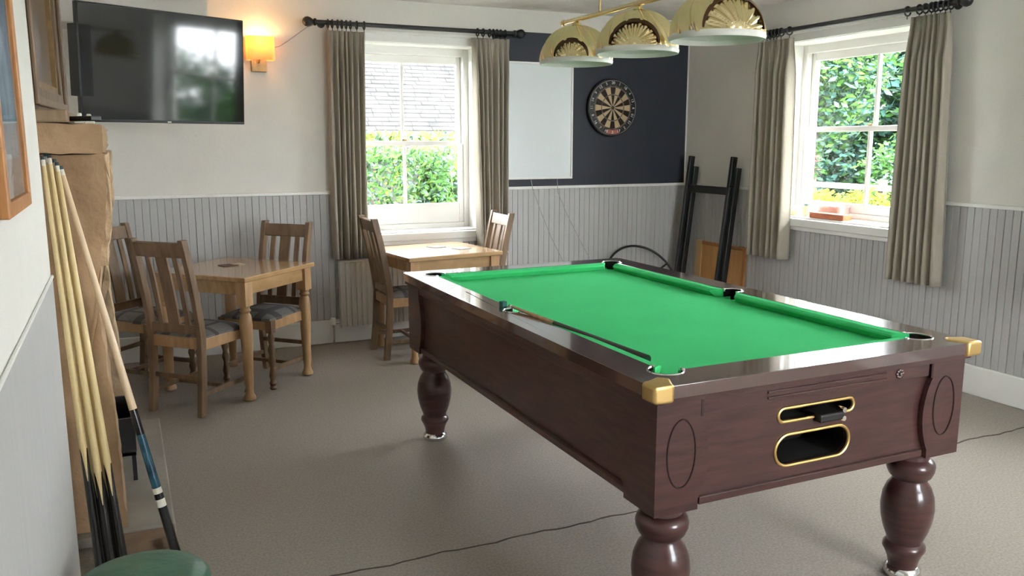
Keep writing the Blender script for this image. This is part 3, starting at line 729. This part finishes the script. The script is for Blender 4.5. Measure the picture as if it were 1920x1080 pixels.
M['d_cream'] = mat('cream_sisal', (.58, .44, .27), .9, noise=.1, nscale=60); M['d_black'] = mat('black_sisal', (.022, .016, .010), .9)
M['d_red'] = mat('dull_red_sisal', (.16, .035, .02), .9); M['d_green'] = mat('dull_green_sisal', (.05, .065, .03), .9); M['d_wire'] = mat('steel_wire', (.45, .45, .45), .35, metal=.8)
bm = bmesh.new(); rad = [.007, .016, .099, .107, .162, .170]; dz = .0415
P = lambda r, a: (r*math.sin(a), -dz, r*math.cos(a))
for s in range(20):
    a0, a1 = (s-.5)*PI/10, (s+.5)*PI/10
    for q, (r0, r1) in enumerate(zip(rad, rad[1:])):
        mi = {0: 3, 1: s % 2 == 1, 2: 2 if s % 2 == 0 else 3, 3: s % 2 == 1, 4: 2 if s % 2 == 0 else 3}[q]
        if q in (1, 3): mi = 0 if s % 2 == 1 else 1
        for h in range(3):
            b0, b1 = a0 + (a1-a0)*h/3, a0 + (a1-a0)*(h+1)/3
            bm.faces.new([bm.verts.new(P(r, t)) for r, t in ((r0, b0), (r1, b0), (r1, b1), (r0, b1))]).material_index = mi
bm.faces.new([bm.verts.new(P(.007, i*PI/8)) for i in range(16)]).material_index = 2
bmesh.ops.remove_doubles(bm, verts=bm.verts[:], dist=1e-5)
obj('playing_face', bm, ['d_cream', 'd_black', 'd_red', 'd_green'], db)
bm = bmesh.new()
for r in (.016, .099, .107, .162, .170): tube(bm, [(r*math.sin(2*PI*i/60), -dz-.0005, r*math.cos(2*PI*i/60)) for i in range(60)], .0008, 5, closed=True)
for s in range(20):
    a = (s+.5)*PI/10; tube(bm, [(.016*math.sin(a), -dz-.0005, .016*math.cos(a)), (.186*math.sin(a), -dz-.0005, .186*math.cos(a))], .0007, 4)
tube(bm, [(.214*math.sin(2*PI*i/60), -dz-.002, .214*math.cos(2*PI*i/60)) for i in range(60)], .0018, 5, closed=True)
obj('wire_spider', bm, 'd_wire', db)
for k, num in enumerate([20, 1, 18, 4, 13, 6, 10, 15, 2, 17, 3, 19, 7, 16, 8, 11, 14, 9, 12, 5]):
    cu = bpy.data.curves.new('number', 'FONT'); cu.body = str(num); cu.size = .032; cu.align_x = 'CENTER'; cu.align_y = 'CENTER'; cu.extrude = .001; cu.resolution_u = 3
    to = bpy.data.objects.new('number_text', cu); C.objects.link(to); bpy.context.view_layer.update()
    me = bpy.data.meshes.new_from_object(to); bpy.data.objects.remove(to)
    me.materials.clear(); me.materials.append(M['alu']); o = bpy.data.objects.new('number', me); C.objects.link(o); o.parent = db
    a = k*PI/10; rr = .194; o.location = (rr*math.sin(a), -dz-.002, rr*math.cos(a)); o.rotation_euler = (PI/2, a if not 5 < k < 15 else a + PI, 0)
bm = bmesh.new()
for i in range(10):
    a0, a1 = PI - .30 + .06*i, PI - .30 + .06*(i+1)
    bm.faces.new([bm.verts.new((r*math.sin(t), -dz-.0012, r*math.cos(t))) for r, t in ((.176, a0), (.207, a0), (.207, a1), (.176, a1))])
obj('red_label', bm, mat('red_label', (.52, .17, .13), .7, noise=.35, nscale=120), db)

# ---------------------------------------------------------------- trestle, board and wheel in the corner
tr = thing('folded_trestle', 'black folded wooden trestle leaning against the wall left of the garden window', 'trestle', (4.2, 5.53, 0))
def tp(x, y, z): return (x - 4.2, y - 5.53, z)
for dx, zt, dy in ((0, 1.325, 0), (.055, 1.24, -.035)):
    for y in (5.80, 5.265):
        bm = bmesh.new(); bar(bm, tp(4.185 + dx*.5, y + dy, .012), tp(4.335 + dx*.3, y + dy, zt), .032, .046, up=(1, 0, 0)); obj('leg', bm, 'blackwood', tr, bevel=.003)
    q = .80 if dx == 0 else .12
    bm = bmesh.new(); bar(bm, tp(4.185 + dx*.5 + .15*q, 5.80 + dy, zt*q), tp(4.185 + dx*.5 + .15*q, 5.265 + dy, zt*q), .026, .060); obj('crossbar', bm, 'blackwood', tr, bevel=.003)
bm = bmesh.new()
for y in (5.80, 5.265): tube(bm, [tp(4.27, y - .03, 1.10), tp(4.36, y - .03, 1.10)], .008, 8)
obj('hinge_bolt', bm, 'black', tr)
bd = thing('wooden_board', 'orange wooden board in a frame standing on the floor behind the black trestle', 'board', (4.36, 5.12, 0))
bd.rotation_euler = (0, R(2), 0)
obj('panel', B((-.008, 0, .03, .60, .03, .60)), 'board', bd)
obj('frame', B((-.016, .004, 0, .03, 0, .63), (-.016, .004, .03, .54, .60, .63), (-.016, .004, .03, .54, 0, .03)), 'pine', bd, bevel=.002)
tag(obj('edge_strip', B((-.017, .004, .545, .62, 0, .63)), 'board_light', bd, bevel=.002), 'pale wooden strip')
wh = thing('metal_wheel', 'thin black metal wheel with spokes leaning on the wall beyond the pool table', 'wheel', (3.845, 5.575, 0))
wr_ = .335; tilt = math.atan2(.34, .57); mt = Matrix.Rotation(-tilt, 4, 'X')
cpt = lambda r, a: mt @ Vector((r*math.cos(a), 0, wr_ + .008 + r*math.sin(a)))
bm = bmesh.new(); tube(bm, [cpt(wr_ - .0, 2*PI*i/56) for i in range(56)], .010, 8, closed=True); obj('rim', bm, 'black', wh, smooth=True)
bm = bmesh.new(); tube(bm, [mt @ Vector((0, -.03, wr_ + .008)), mt @ Vector((0, .03, wr_ + .008))], .028, 14); obj('hub', bm, 'black', wh, smooth=True)
for k in range(3):
    a = R(28) + k*2*PI/3; bm = bmesh.new(); tube(bm, [cpt(.02, a), cpt(wr_ - .005, a)], .009, 8); obj('spoke', bm, 'black', wh, smooth=True)

# ---------------------------------------------------------------- things on the garden window's sill
SZ = W2[2] + .0125
bx = thing('wooden_box', 'small orange wooden box lying on the garden window sill', 'box', (4.455, 4.37, SZ), 0)
obj('body', B((-.04, .04, -.155, .155, 0, .030)), mat('orange_wood_box', (.62, .17, .06), .4, noise=.3, nscale=12), bx, bevel=.003)
obj('lid', B((-.042, .042, -.157, .157, .031, .040)), mat('orange_wood_lid', (.70, .22, .09), .35, noise=.2, nscale=12), bx, bevel=.003)
jb = thing('plastic_tub', 'clear plastic tub standing behind the orange box on the sill', 'tub', (4.555, 4.44, SZ))
M['clear'] = mat('clear_pink_plastic', (.85, .62, .56), .12, noise=.1); M['clear'].node_tree.nodes['Principled BSDF'].inputs['Alpha'].default_value = .45
bm = bmesh.new(); plate(bm, stadium(-.055, .055, -.10, .10, 4, .02), [stadium(-.052, .052, -.097, .097, 4, .018)], 0, .075, fXY); box(bm, -.05, .05, -.095, .095, 0, .003); obj('body', bm, 'clear', jb)
bm = bmesh.new(); plate(bm, stadium(-.058, .058, -.103, .103, 4, .02), [], .075, .083, fXY); obj('lid', bm, 'clear', jb)
rl = thing('tape_roll', 'cream round tin at the curtain end of the garden window sill', 'tin', (4.46, 4.765, SZ))
bm = bmesh.new(); lathe(bm, [(.050, 0), (.062, .015), (.066, .035), (.058, .055), (.030, .070), (.004, .075)], n=24); obj('body', bm, mat('cream_tin', (.66, .52, .33), .5, noise=.25, nscale=18), rl, smooth=True)
rl.name = 'round_tin'
gj = thing('glass_jar', 'small glass jar between the cream tin and the orange box on the sill', 'jar', (4.50, 4.635, SZ))
bm = bmesh.new(); lathe(bm, [(.026, 0), (.030, .01), (.030, .055), (.022, .066), (.022, .075)], n=20); obj('body', bm, mat('pale_jar', (.80, .72, .50), .2), gj, smooth=True)
bm = bmesh.new(); lathe(bm, [(.025, .075), (.025, .088), (.02, .09)], n=20); obj('lid', bm, mat('teal_lid', (.25, .42, .40), .4), gj, smooth=True)

# ---------------------------------------------------------------- stone fireplace
def rough_stone(name, pts, t0, t1, f, m, parent, amt=.006, cuts=5):
    bm = bmesh.new(); plate(bm, pts, [], t0, t1, f); bmesh.ops.recalc_face_normals(bm, faces=bm.faces[:])
    bmesh.ops.subdivide_edges(bm, edges=[e for e in bm.edges if e.calc_length() > .05], cuts=cuts, use_grid_fill=True)
    bmesh.ops.triangulate(bm, faces=[x for x in bm.faces if len(x.verts) > 4])
    rnd = random.Random(len(name) + int(t0*100) % 13)
    for v in bm.verts: v.co += Vector((rnd.uniform(-1, 1), rnd.uniform(-1, 1), rnd.uniform(-1, 1))) * amt
    return obj(name, bm, m, parent, smooth=True, auto=60)
fp = thing('fireplace', 'rough sandstone fireplace at the left, cues leaning against its side', 'fireplace', (-.2, 3.8, 0))
lf = lambda u, v, t: (u + .2, t - 3.8, v)
jamb_prof = [(XC, 0.055), (-.068, .055), (-.072, .35), (-.086, .62), (-.098, .85), (-.080, 1.05), (-.050, 1.18), (-.045, 1.40), (XC, 1.40)]
rough_stone('jamb', jamb_prof, 3.21, 3.43, lf, 'stone', fp, .004)
rough_stone('jamb', [(x + (.015 if x > -.2 else 0), z) for x, z in jamb_prof], 4.22, 4.44, lf, 'stone_light', fp, .006)
rough_stone('jamb_facing', [(-.092, 1.02), (-.062, 1.02), (-.038, 1.16), (-.034, 1.40), (-.090, 1.40)], 3.235, 3.425, lf, 'stone_light', fp, .005, cuts=7)
rough_stone('mantel', [(XC, 1.405), (-.048, 1.405), (-.040, 1.425), (-.040, 1.498), (XC, 1.498)], 3.06, 4.50, lf, 'stone', fp, .004)
rough_stone('lintel', [(XC, 1.08), (-.10, 1.08), (-.10, 1.40), (XC, 1.40)], 3.44, 4.21, lf, 'stone', fp, .004)
obj('mantel_shelf', B((XC + .2, -.135 + .2, 3.04 - 3.8, 4.40 - 3.8, 1.502, 1.542)), 'oak_grey', fp, bevel=.006)
obj('hearth_slab', B((XC + .2, .095 + .2, 3.17 - 3.8, 4.50 - 3.8, .012, .052)), 'slab', fp, bevel=.006)
obj('hearth_kerb', B((-.10 + .2, .092 + .2, 3.08 - 3.8, 3.17 - 3.8, 0, .045)), 'hearth_edge', fp, bevel=.004)
obj('fireback', B((XC - .0 + .2, XC + .01 + .2, 3.42 - 3.8, 4.24 - 3.8, .05, 1.1)), 'black', fp)
gr = thing('fire_basket', 'black iron fire basket in the fireplace opening', 'fire basket', (-.050, 3.84, .123))
bm = B((-.12, .03, -.18, -.165, .04, .20), (-.12, .03, .165, .18, .04, .20), (-.12, .03, -.18, .18, .04, .055))
for i in range(9): box(bm, .02, .032, -.16 + i*.04 - .005, -.16 + i*.04 + .005, .05, .19)
box(bm, .018, .034, -.18, .18, .185, .20); box(bm, .018, .034, -.18, .18, .14, .152)
obj('grate', bm, 'black', gr)
for x in (-.11, .02):
    for y in (-.17, .17): obj('foot', B((x - .008, x + .008, y - .008, y + .008, -.069, .05)), 'black', gr)
# overmantel frame standing on the shelf, leaning on the chimney breast
om = thing('overmantel_frame', 'tall brown wooden picture frame standing on the mantel shelf, seen edge on', 'picture frame', (-.226, 3.06, 1.5435), math.atan2(.05, .78) - PI/2 + PI)
# local +y runs back along the wall: build with x = into room, y = along
om.rotation_euler = (0, 0, -math.atan2(.05, .78))
OH, OL = .86, .78
obj('outer_moulding', B((-.035, 0, 0, .075, 0, OH), (-.035, 0, OL - .075, OL, 0, OH), (-.035, 0, .075, OL - .075, 0, .075), (-.035, 0, .075, OL-.075, OH - .075, OH)), 'dark_oak', om, bevel=.004)
obj('raised_bead', B((0, .014, .012, .04, .012, OH - .012), (0, .014, OL - .04, OL - .012, .012, OH-.012), (0, .014, .04, OL-.04, .012, .04), (0, .014, .04, OL-.04, OH-.04, OH-.012)), 'oak', om, bevel=.004)
obj('inner_slip', B((-.030, -.012, .075, .10, .075, OH-.075), (-.030, -.012, OL-.10, OL-.075, .075, OH-.075), (-.030, -.012, .10, OL-.10, .075, .10)), 'antique', om)
obj('dark_panel', B((-.033, -.028, .07, OL-.07, .07, OH-.07)), mat('brown_picture', (.12, .08, .05), .3), om)
o = obj('remote_control', B((-.02, .02, -.07, .07, 0, .016)), 'black', bevel=.003); o.location = (-.100, 3.14, 1.508); o.rotation_euler.z = R(40)
tag(o, 'thin black remote control on the end of the stone mantel', 'remote control')
for (x, y, lab) in ((-.112, 3.30, 'small white plug on the mantel next to the remote control'), (-.085, 3.42, 'small white plug on the mantel below the television corner')):
    o = obj('white_plug', B((-.017, .017, -.02, .02, 0, .022), (-.008, .008, -.008, .008, .022, .036)), 'cue_white', bevel=.004); o.location = (x, y, 1.5035); tag(o, lab, 'plug')

# ---------------------------------------------------------------- cues in the corner beside the fireplace
cg = 'cues leaning in the corner'
cues = [((-.222, 3.13, 1.395), (-.150, 2.91, .004), 'leftmost pale cue with a black butt leaning in the fireplace corner', .20, .34),
        ((-.216, 3.165, 1.405), (-.128, 2.95, .004), 'second cue from the left of the bundle by the fireplace, pale with a black butt', .2, .285),
        ((-.204, 3.14, 1.400), (-.112, 2.90, .004), 'third cue from the left of the bundle by the fireplace, thin black butt', .2, .28),
        ((-.192, 3.175, 1.385), (-.090, 2.955, .004), 'fourth cue from the left of the bundle leaning by the fireplace', .2, .262),
        ((-.184, 3.145, 1.375), (-.076, 2.905, .004), 'rightmost black-butted cue of the bundle, next to the stone', .2, .30)]
for tip, butt, lab, c0, c1 in cues:
    r = cue(lab, tip, butt, 'cue_wood', [('shaft', c1 - .02, .978, 'cue_wood'), ('butt', 0, c1 - .02, 'cue_black')], cg, r0=.0060, r1=.0145, splice=c1 - .02)
cue('cue with a blue and black butt and two white rings, right of the bundle', (-.176, 3.16, 1.362), (.088, 2.98, .004), 'cue_ash',
    [('shaft', .395, .978, 'cue_ash'), ('black_splice', .33, .395, 'cue_black'), ('blue_sleeve', .19, .33, 'cue_blue'), ('white_ring', .175, .19, 'cue_white'), ('black_band', .16, .175, 'cue_black'),
     ('white_ring', .14, .16, 'cue_white'), ('butt', 0, .14, 'cue_black')], cg, r0=.0080, r1=.0165)

# ---------------------------------------------------------------- framed picture on the left wall
fr = thing('framed_picture', 'deep orange-wood picture frame on the near left wall', 'picture', (XL, 1.66, 1.31))
FW, FH, FD = .405, .62, .016
obj('frame', B((0, FD, 0, .028, 0, FH), (0, FD, FW-.028, FW, 0, FH), (0, FD, .028, FW-.028, 0, .028), (0, FD, .028, FW-.028, FH-.028, FH)), 'pine', fr, bevel=.003)
obj('mount', B((0, .006, .026, FW-.026, .026, FH-.026)), mat('mauve_mount', (.34, .28, .29), .8, noise=.1), fr)
obj('print', B((.006, .0075, .085, FW-.085, .10, FH-.08)), mat('blue_print', (.42, .52, .62), .6, col2=(.16, .22, .34), nscale=9), fr)
obj('glass', B((.0095, .0105, .026, FW-.026, .026, FH-.026)), 'glass', fr)

# ---------------------------------------------------------------- green stool
st = thing('stool', 'round stool with a scuffed green leather top in the bottom left corner', 'stool', (-.022, 1.955, 0))
ST = .475
bm = bmesh.new(); lathe(bm, [(.120, ST - .055), (.146, ST - .050), (.150, ST - .035), (.148, ST - .020), (.136, ST - .008), (.10, ST + .001), (.05, ST + .006), (.008, ST + .007)], n=48); obj('seat', bm, 'leather', st, smooth=True)
bm = bmesh.new(); lathe(bm, [(.125, ST - .085), (.130, ST - .080), (.130, ST - .056), (.120, ST - .054)], n=40); obj('seat_ring', bm, 'oak', st, smooth=True, auto=30)
for k in range(4):
    a = PI/4 + k*PI/2; bm = bmesh.new(); tube(bm, [(.098*math.cos(a), .098*math.sin(a), ST - .08), (.118*math.cos(a), .118*math.sin(a), .25), (.13*math.cos(a), .13*math.sin(a), 0)], [.018, .014, .012], 12)
    obj('leg', bm, 'oak', st, smooth=True)

# ---------------------------------------------------------------- outside
lawn = mat('lawn', (.03, .06, .014), .95, noise=.4, nscale=6)
struct('ground_outside', B((-6, 26, 6.35, 30, -.35, -.12), (4.8, 26, -8, 6.35, -.35, -.12)), lawn)
def leaves(name, label, cat, c, s, n, cols, size=.09, seed=0, group=None, box_like=False, trunk=None):
    rnd = random.Random(seed); vs = []; fs = []; mi = []
    root = thing(name, label, cat, (c[0], c[1], -.12), 0, group)
    for i in range(n):
        if box_like: p = [rnd.uniform(-1, 1) for _ in range(3)]; k = rnd.randrange(3); p[k] = rnd.choice((-1, 1)) * rnd.uniform(.85, 1.03)
        else:
            v = Vector((rnd.gauss(0, 1), rnd.gauss(0, 1), rnd.gauss(0, 1))).normalized(); q = rnd.uniform(.55, 1.0)
            q *= 1 + .18*math.sin(v.x*6 + seed) * math.sin(v.z*7 + v.y*5); p = [v.x*q, v.y*q, v.z*q]
        p = Vector((p[0]*s[0], p[1]*s[1], c[2] + .12 + p[2]*s[2]))
        a = Vector((rnd.gauss(0, 1), rnd.gauss(0, 1), rnd.gauss(0, 1))).normalized(); b = a.orthogonal().normalized()
        z = size * rnd.uniform(.6, 1.3); k = len(vs)
        vs += [p - a*z, p + b*z*.45, p + a*z, p - b*z*.45]; fs.append((k, k+1, k+2, k+3)); mi.append(rnd.randrange(len(cols)))
    me = bpy.data.meshes.new('foliage'); me.from_pydata([tuple(v) for v in vs], [], fs)
    for cc in cols: me.materials.append(M[cc])
    me.polygons.foreach_set('material_index', mi)
    o = bpy.data.objects.new('foliage', me); C.objects.link(o); o.parent = root
    tr_ = trunk or .06
    bm = bmesh.new(); tube(bm, [(0, 0, 0), (.03, .02, (c[2] + .12)*.5), (0, 0, c[2] + .12)], [tr_*1.3, tr_, tr_*.7], 10)
    for k in range(4): 
        a = k*PI/2 + .4; tube(bm, [(0, 0, (c[2]+.12)*.7), (s[0]*.5*math.cos(a), s[1]*.5*math.sin(a), c[2] + .12 + s[2]*.3)], [tr_*.5, tr_*.2], 6)
    obj('trunk', bm, 'bark', root)
    return root
M['bark'] = mat('bark', (.10, .08, .06), .9, noise=.4, nscale=20)
def leaf(n, c): M[n] = mat(n, c, .8, spec=.12); return n
L1, L2, L3 = leaf('leaf_green', (0.0510, 0.1290, 0.0240)), leaf('leaf_mid', (0.0300, 0.0870, 0.0180)), leaf('leaf_lime', (0.1020, 0.1560, 0.0180))
L4, L5, L6 = leaf('leaf_blue', (0.0330, 0.0900, 0.0720)), leaf('leaf_pale', (0.0720, 0.1260, 0.0900)), leaf('leaf_red', (0.0960, 0.0420, 0.0420))
L7 = leaf('petal_yellow', (0.2040, 0.1860, 0.0120))
# behind window 1: hedge, low stone wall, slate roof
leaves('hedge', 'clipped green hedge outside the left window', 'hedge', (2.75, 9.35, .55), (.62, .5, .80), 9000, [L1, L1, L2, L5], .040, 3, box_like=True)
leaves('shrub', 'lime green shrub at the right of the hedge outside the left window', 'shrub', (3.50, 9.5, .75), (.34, .4, .62), 3500, [L3, L1, L5, L5], .045, 4)
leaves('hedge', 'yellow-topped hedge farther back below the slate roof', 'hedge', (5.2, 12.9, .7), (2.6, .35, .86), 7000, [L3, L3, L5], .07, 5, box_like=True)
gw = thing('garden_wall', 'low stone garden wall outside the left window', 'wall', (3.2, 8.55, -.12))
bm = bmesh.new(); rnd = random.Random(5)
for r_ in range(7):
    x = -2.2 - .1*(r_ % 2)
    while x < 2.6:
        w_ = rnd.uniform(.15, .30); box(bm, x, x + w_ - .012, -.12 + rnd.uniform(-.012, .012), .12, r_*.115, r_*.115 + .105); x += w_
obj('stonework', bm, mat('garden_stone', (.115, .105, .092), .9, noise=.35, nscale=9), gw, bevel=.006)
obj('coping', B((-2.3, 2.7, -.16, .16, .805, .85)), mat('pale_coping', (.16, .15, .135), .9), gw, bevel=.006)
gt = thing('garden_gate', 'grey boarded gate right of the hedge outside the left window', 'gate', (3.92, 9.2, -.12))
obj('boards', B(*[(i*.11, i*.11 + .10, 0, .025, .05, 1.35) for i in range(4)]), mat('grey_boards', (.03, .03, .033), .7), gt)
obj('post', B((-.08, 0, -.02, .06, 0, 1.4)), 'bark', gt); obj('post', B((.46, .54, -.02, .06, 0, 1.4)), 'bark', gt)
hs = thing('house', 'house with a pale slate roof across the hedge outside the left window', 'house', (5.5, 17.0, -.12))
bm = bmesh.new(); nrow = 60
for i in range(nrow):
    z0 = 1.42 + i*.082; y0 = -2.1 + i*.095; rnd2 = random.Random(i); x = -6.2 - .17*(i % 2)
    while x < 6:
        w_ = rnd2.uniform(.22, .40); t_ = rnd2.uniform(-.006, .006)
        vs = [bm.verts.new(p) for p in [(x, y0, z0 + t_), (x + w_ - .006, y0, z0 + t_), (x + w_ - .006, y0 + .12, z0 + .100 + t_), (x, y0 + .12, z0 + .100 + t_),
                                        (x, y0, z0 + .03 + t_), (x + w_ - .006, y0, z0 + .03 + t_), (x + w_ - .006, y0 + .12, z0 + .115), (x, y0 + .12, z0 + .115)]]
        for f in [(0, 3, 2, 1), (4, 5, 6, 7), (0, 1, 5, 4), (1, 2, 6, 5), (2, 3, 7, 6), (3, 0, 4, 7)]: bm.faces.new([vs[q] for q in f])
        x += w_
obj('roof', bm, mat('roof_slate', (.048, .047, .046), .9, noise=.35, nscale=2.5, spec=.05), hs)
bm = bmesh.new(); bm.faces.new([bm.verts.new(q) for q in ((-6.2, -2.05, 1.42), (6.2, -2.05, 1.42), (6.2, 3.6, 6.30), (-6.2, 3.6, 6.30))]); obj('roof_felt', bm, 'bark', hs)
obj('wall', B((-6, 6, -1.8, 3.2, 0, 1.55)), mat('house_render', (.06, .06, .055), .9, noise=.2, nscale=3), hs)
obj('gutter', B((-6.2, 6.1, -2.20, -2.10, 1.36, 1.43)), mat('gutter', (.3, .3, .3), .5), hs)
# behind window 2: garden trees, flowers, fence
leaves('tree', 'bright green tree filling the upper panes of the garden window', 'tree', (10.6, 10.9, 2.75), (1.15, 1.15, 1.35), 9000, [L1, L5, L1, L4], .075, 11, trunk=.09)
leaves('tree', 'blue-green conifer at the right behind the garden window', 'tree', (13.9, 11.0, 2.5), (1.5, 1.4, 2.3), 11000, [L4, L2, L5], .115, 12, trunk=.1)
leaves('tree', 'darker tree farther back outside the garden window', 'tree', (16.6, 18.6, 2.6), (1.9, 1.9, 2.9), 9000, [L4, L2, L5], .13, 13, trunk=.14)
leaves('tree', 'tall pale tree on the far right outside the garden window', 'tree', (19.4, 14.6, 3.0), (2.2, 1.8, 3.2), 9000, [L5, L1, L4], .13, 14, trunk=.14)
leaves('shrub', 'reddish shrub below the meeting rail of the garden window', 'shrub', (9.3, 9.85, 1.1), (.36, .36, .26), 1600, [L6, L2, L4], .05, 15)
leaves('shrub', 'green shrub behind the yellow flowers outside the garden window', 'shrub', (11.2, 9.4, .85), (.8, .7, .65), 3500, [L1, L5, L2], .055, 16)
leaves('flowering_bush', 'yellow flowering bush at the left of the mullion outside the garden window', 'bush', (8.7, 8.75, .52), (.42, .46, .30), 2600, [L7, L7, L3], .032, 17, 'yellow bushes')
leaves('flowering_bush', 'yellow flowering bush right of the mullion outside the garden window', 'bush', (8.7, 7.95, .56), (.42, .32, .30), 2200, [L7, L7, L1], .032, 18, 'yellow bushes')
leaves('shrub', 'low grey-green plant at the left corner of the garden window view', 'shrub', (8.5, 9.55, .45), (.28, .28, .35), 1500, [L5, L1], .035, 19)
leaves('woodland', 'distant pale belt of trees seen through the garden window', 'woodland', (23.5, 24.6, 3.0), (2.6, 2.6, 4.4), 7000, [L5, L4], .22, 31, 'distant trees', trunk=.2)
leaves('woodland', 'distant bluish trees seen right of the mullion of the garden window', 'woodland', (25.5, 17.2, 3.0), (2.6, 2.6, 4.4), 7000, [L5, L4, L4], .22, 32, 'distant trees', trunk=.2)
leaves('shrub', 'green shrub outside the side window beyond the right edge of the picture', 'shrub', (7.6, -.3, .9), (.6, 1.3, .8), 3500, [L1, L4, L2], .06, 41)
leaves('shrub', 'dark blue-green bush low behind the left lower pane of the garden window', 'shrub', (12.9, 12.6, 1.15), (1.05, 1.05, 1.15), 7000, [L4, L4, L2, L5], .085, 43)
fe = thing('garden_fence', 'pale post and rail fence beyond the yellow bushes', 'fence', (9.35, 8.3, -.12))
obj('rail', B((0, .04, -1.5, 3.0, .90, .98)), mat('pale_timber', (.11, .10, .09), .8, noise=.2), fe); obj('rail', B((0, .04, -1.5, 3.0, .55, .63)), 'bark', fe)
for y in (-1.3, 0, 1.3, 2.6): obj('post', B((.04, .12, y, y + .08, 0, 1.05)), 'bark', fe)
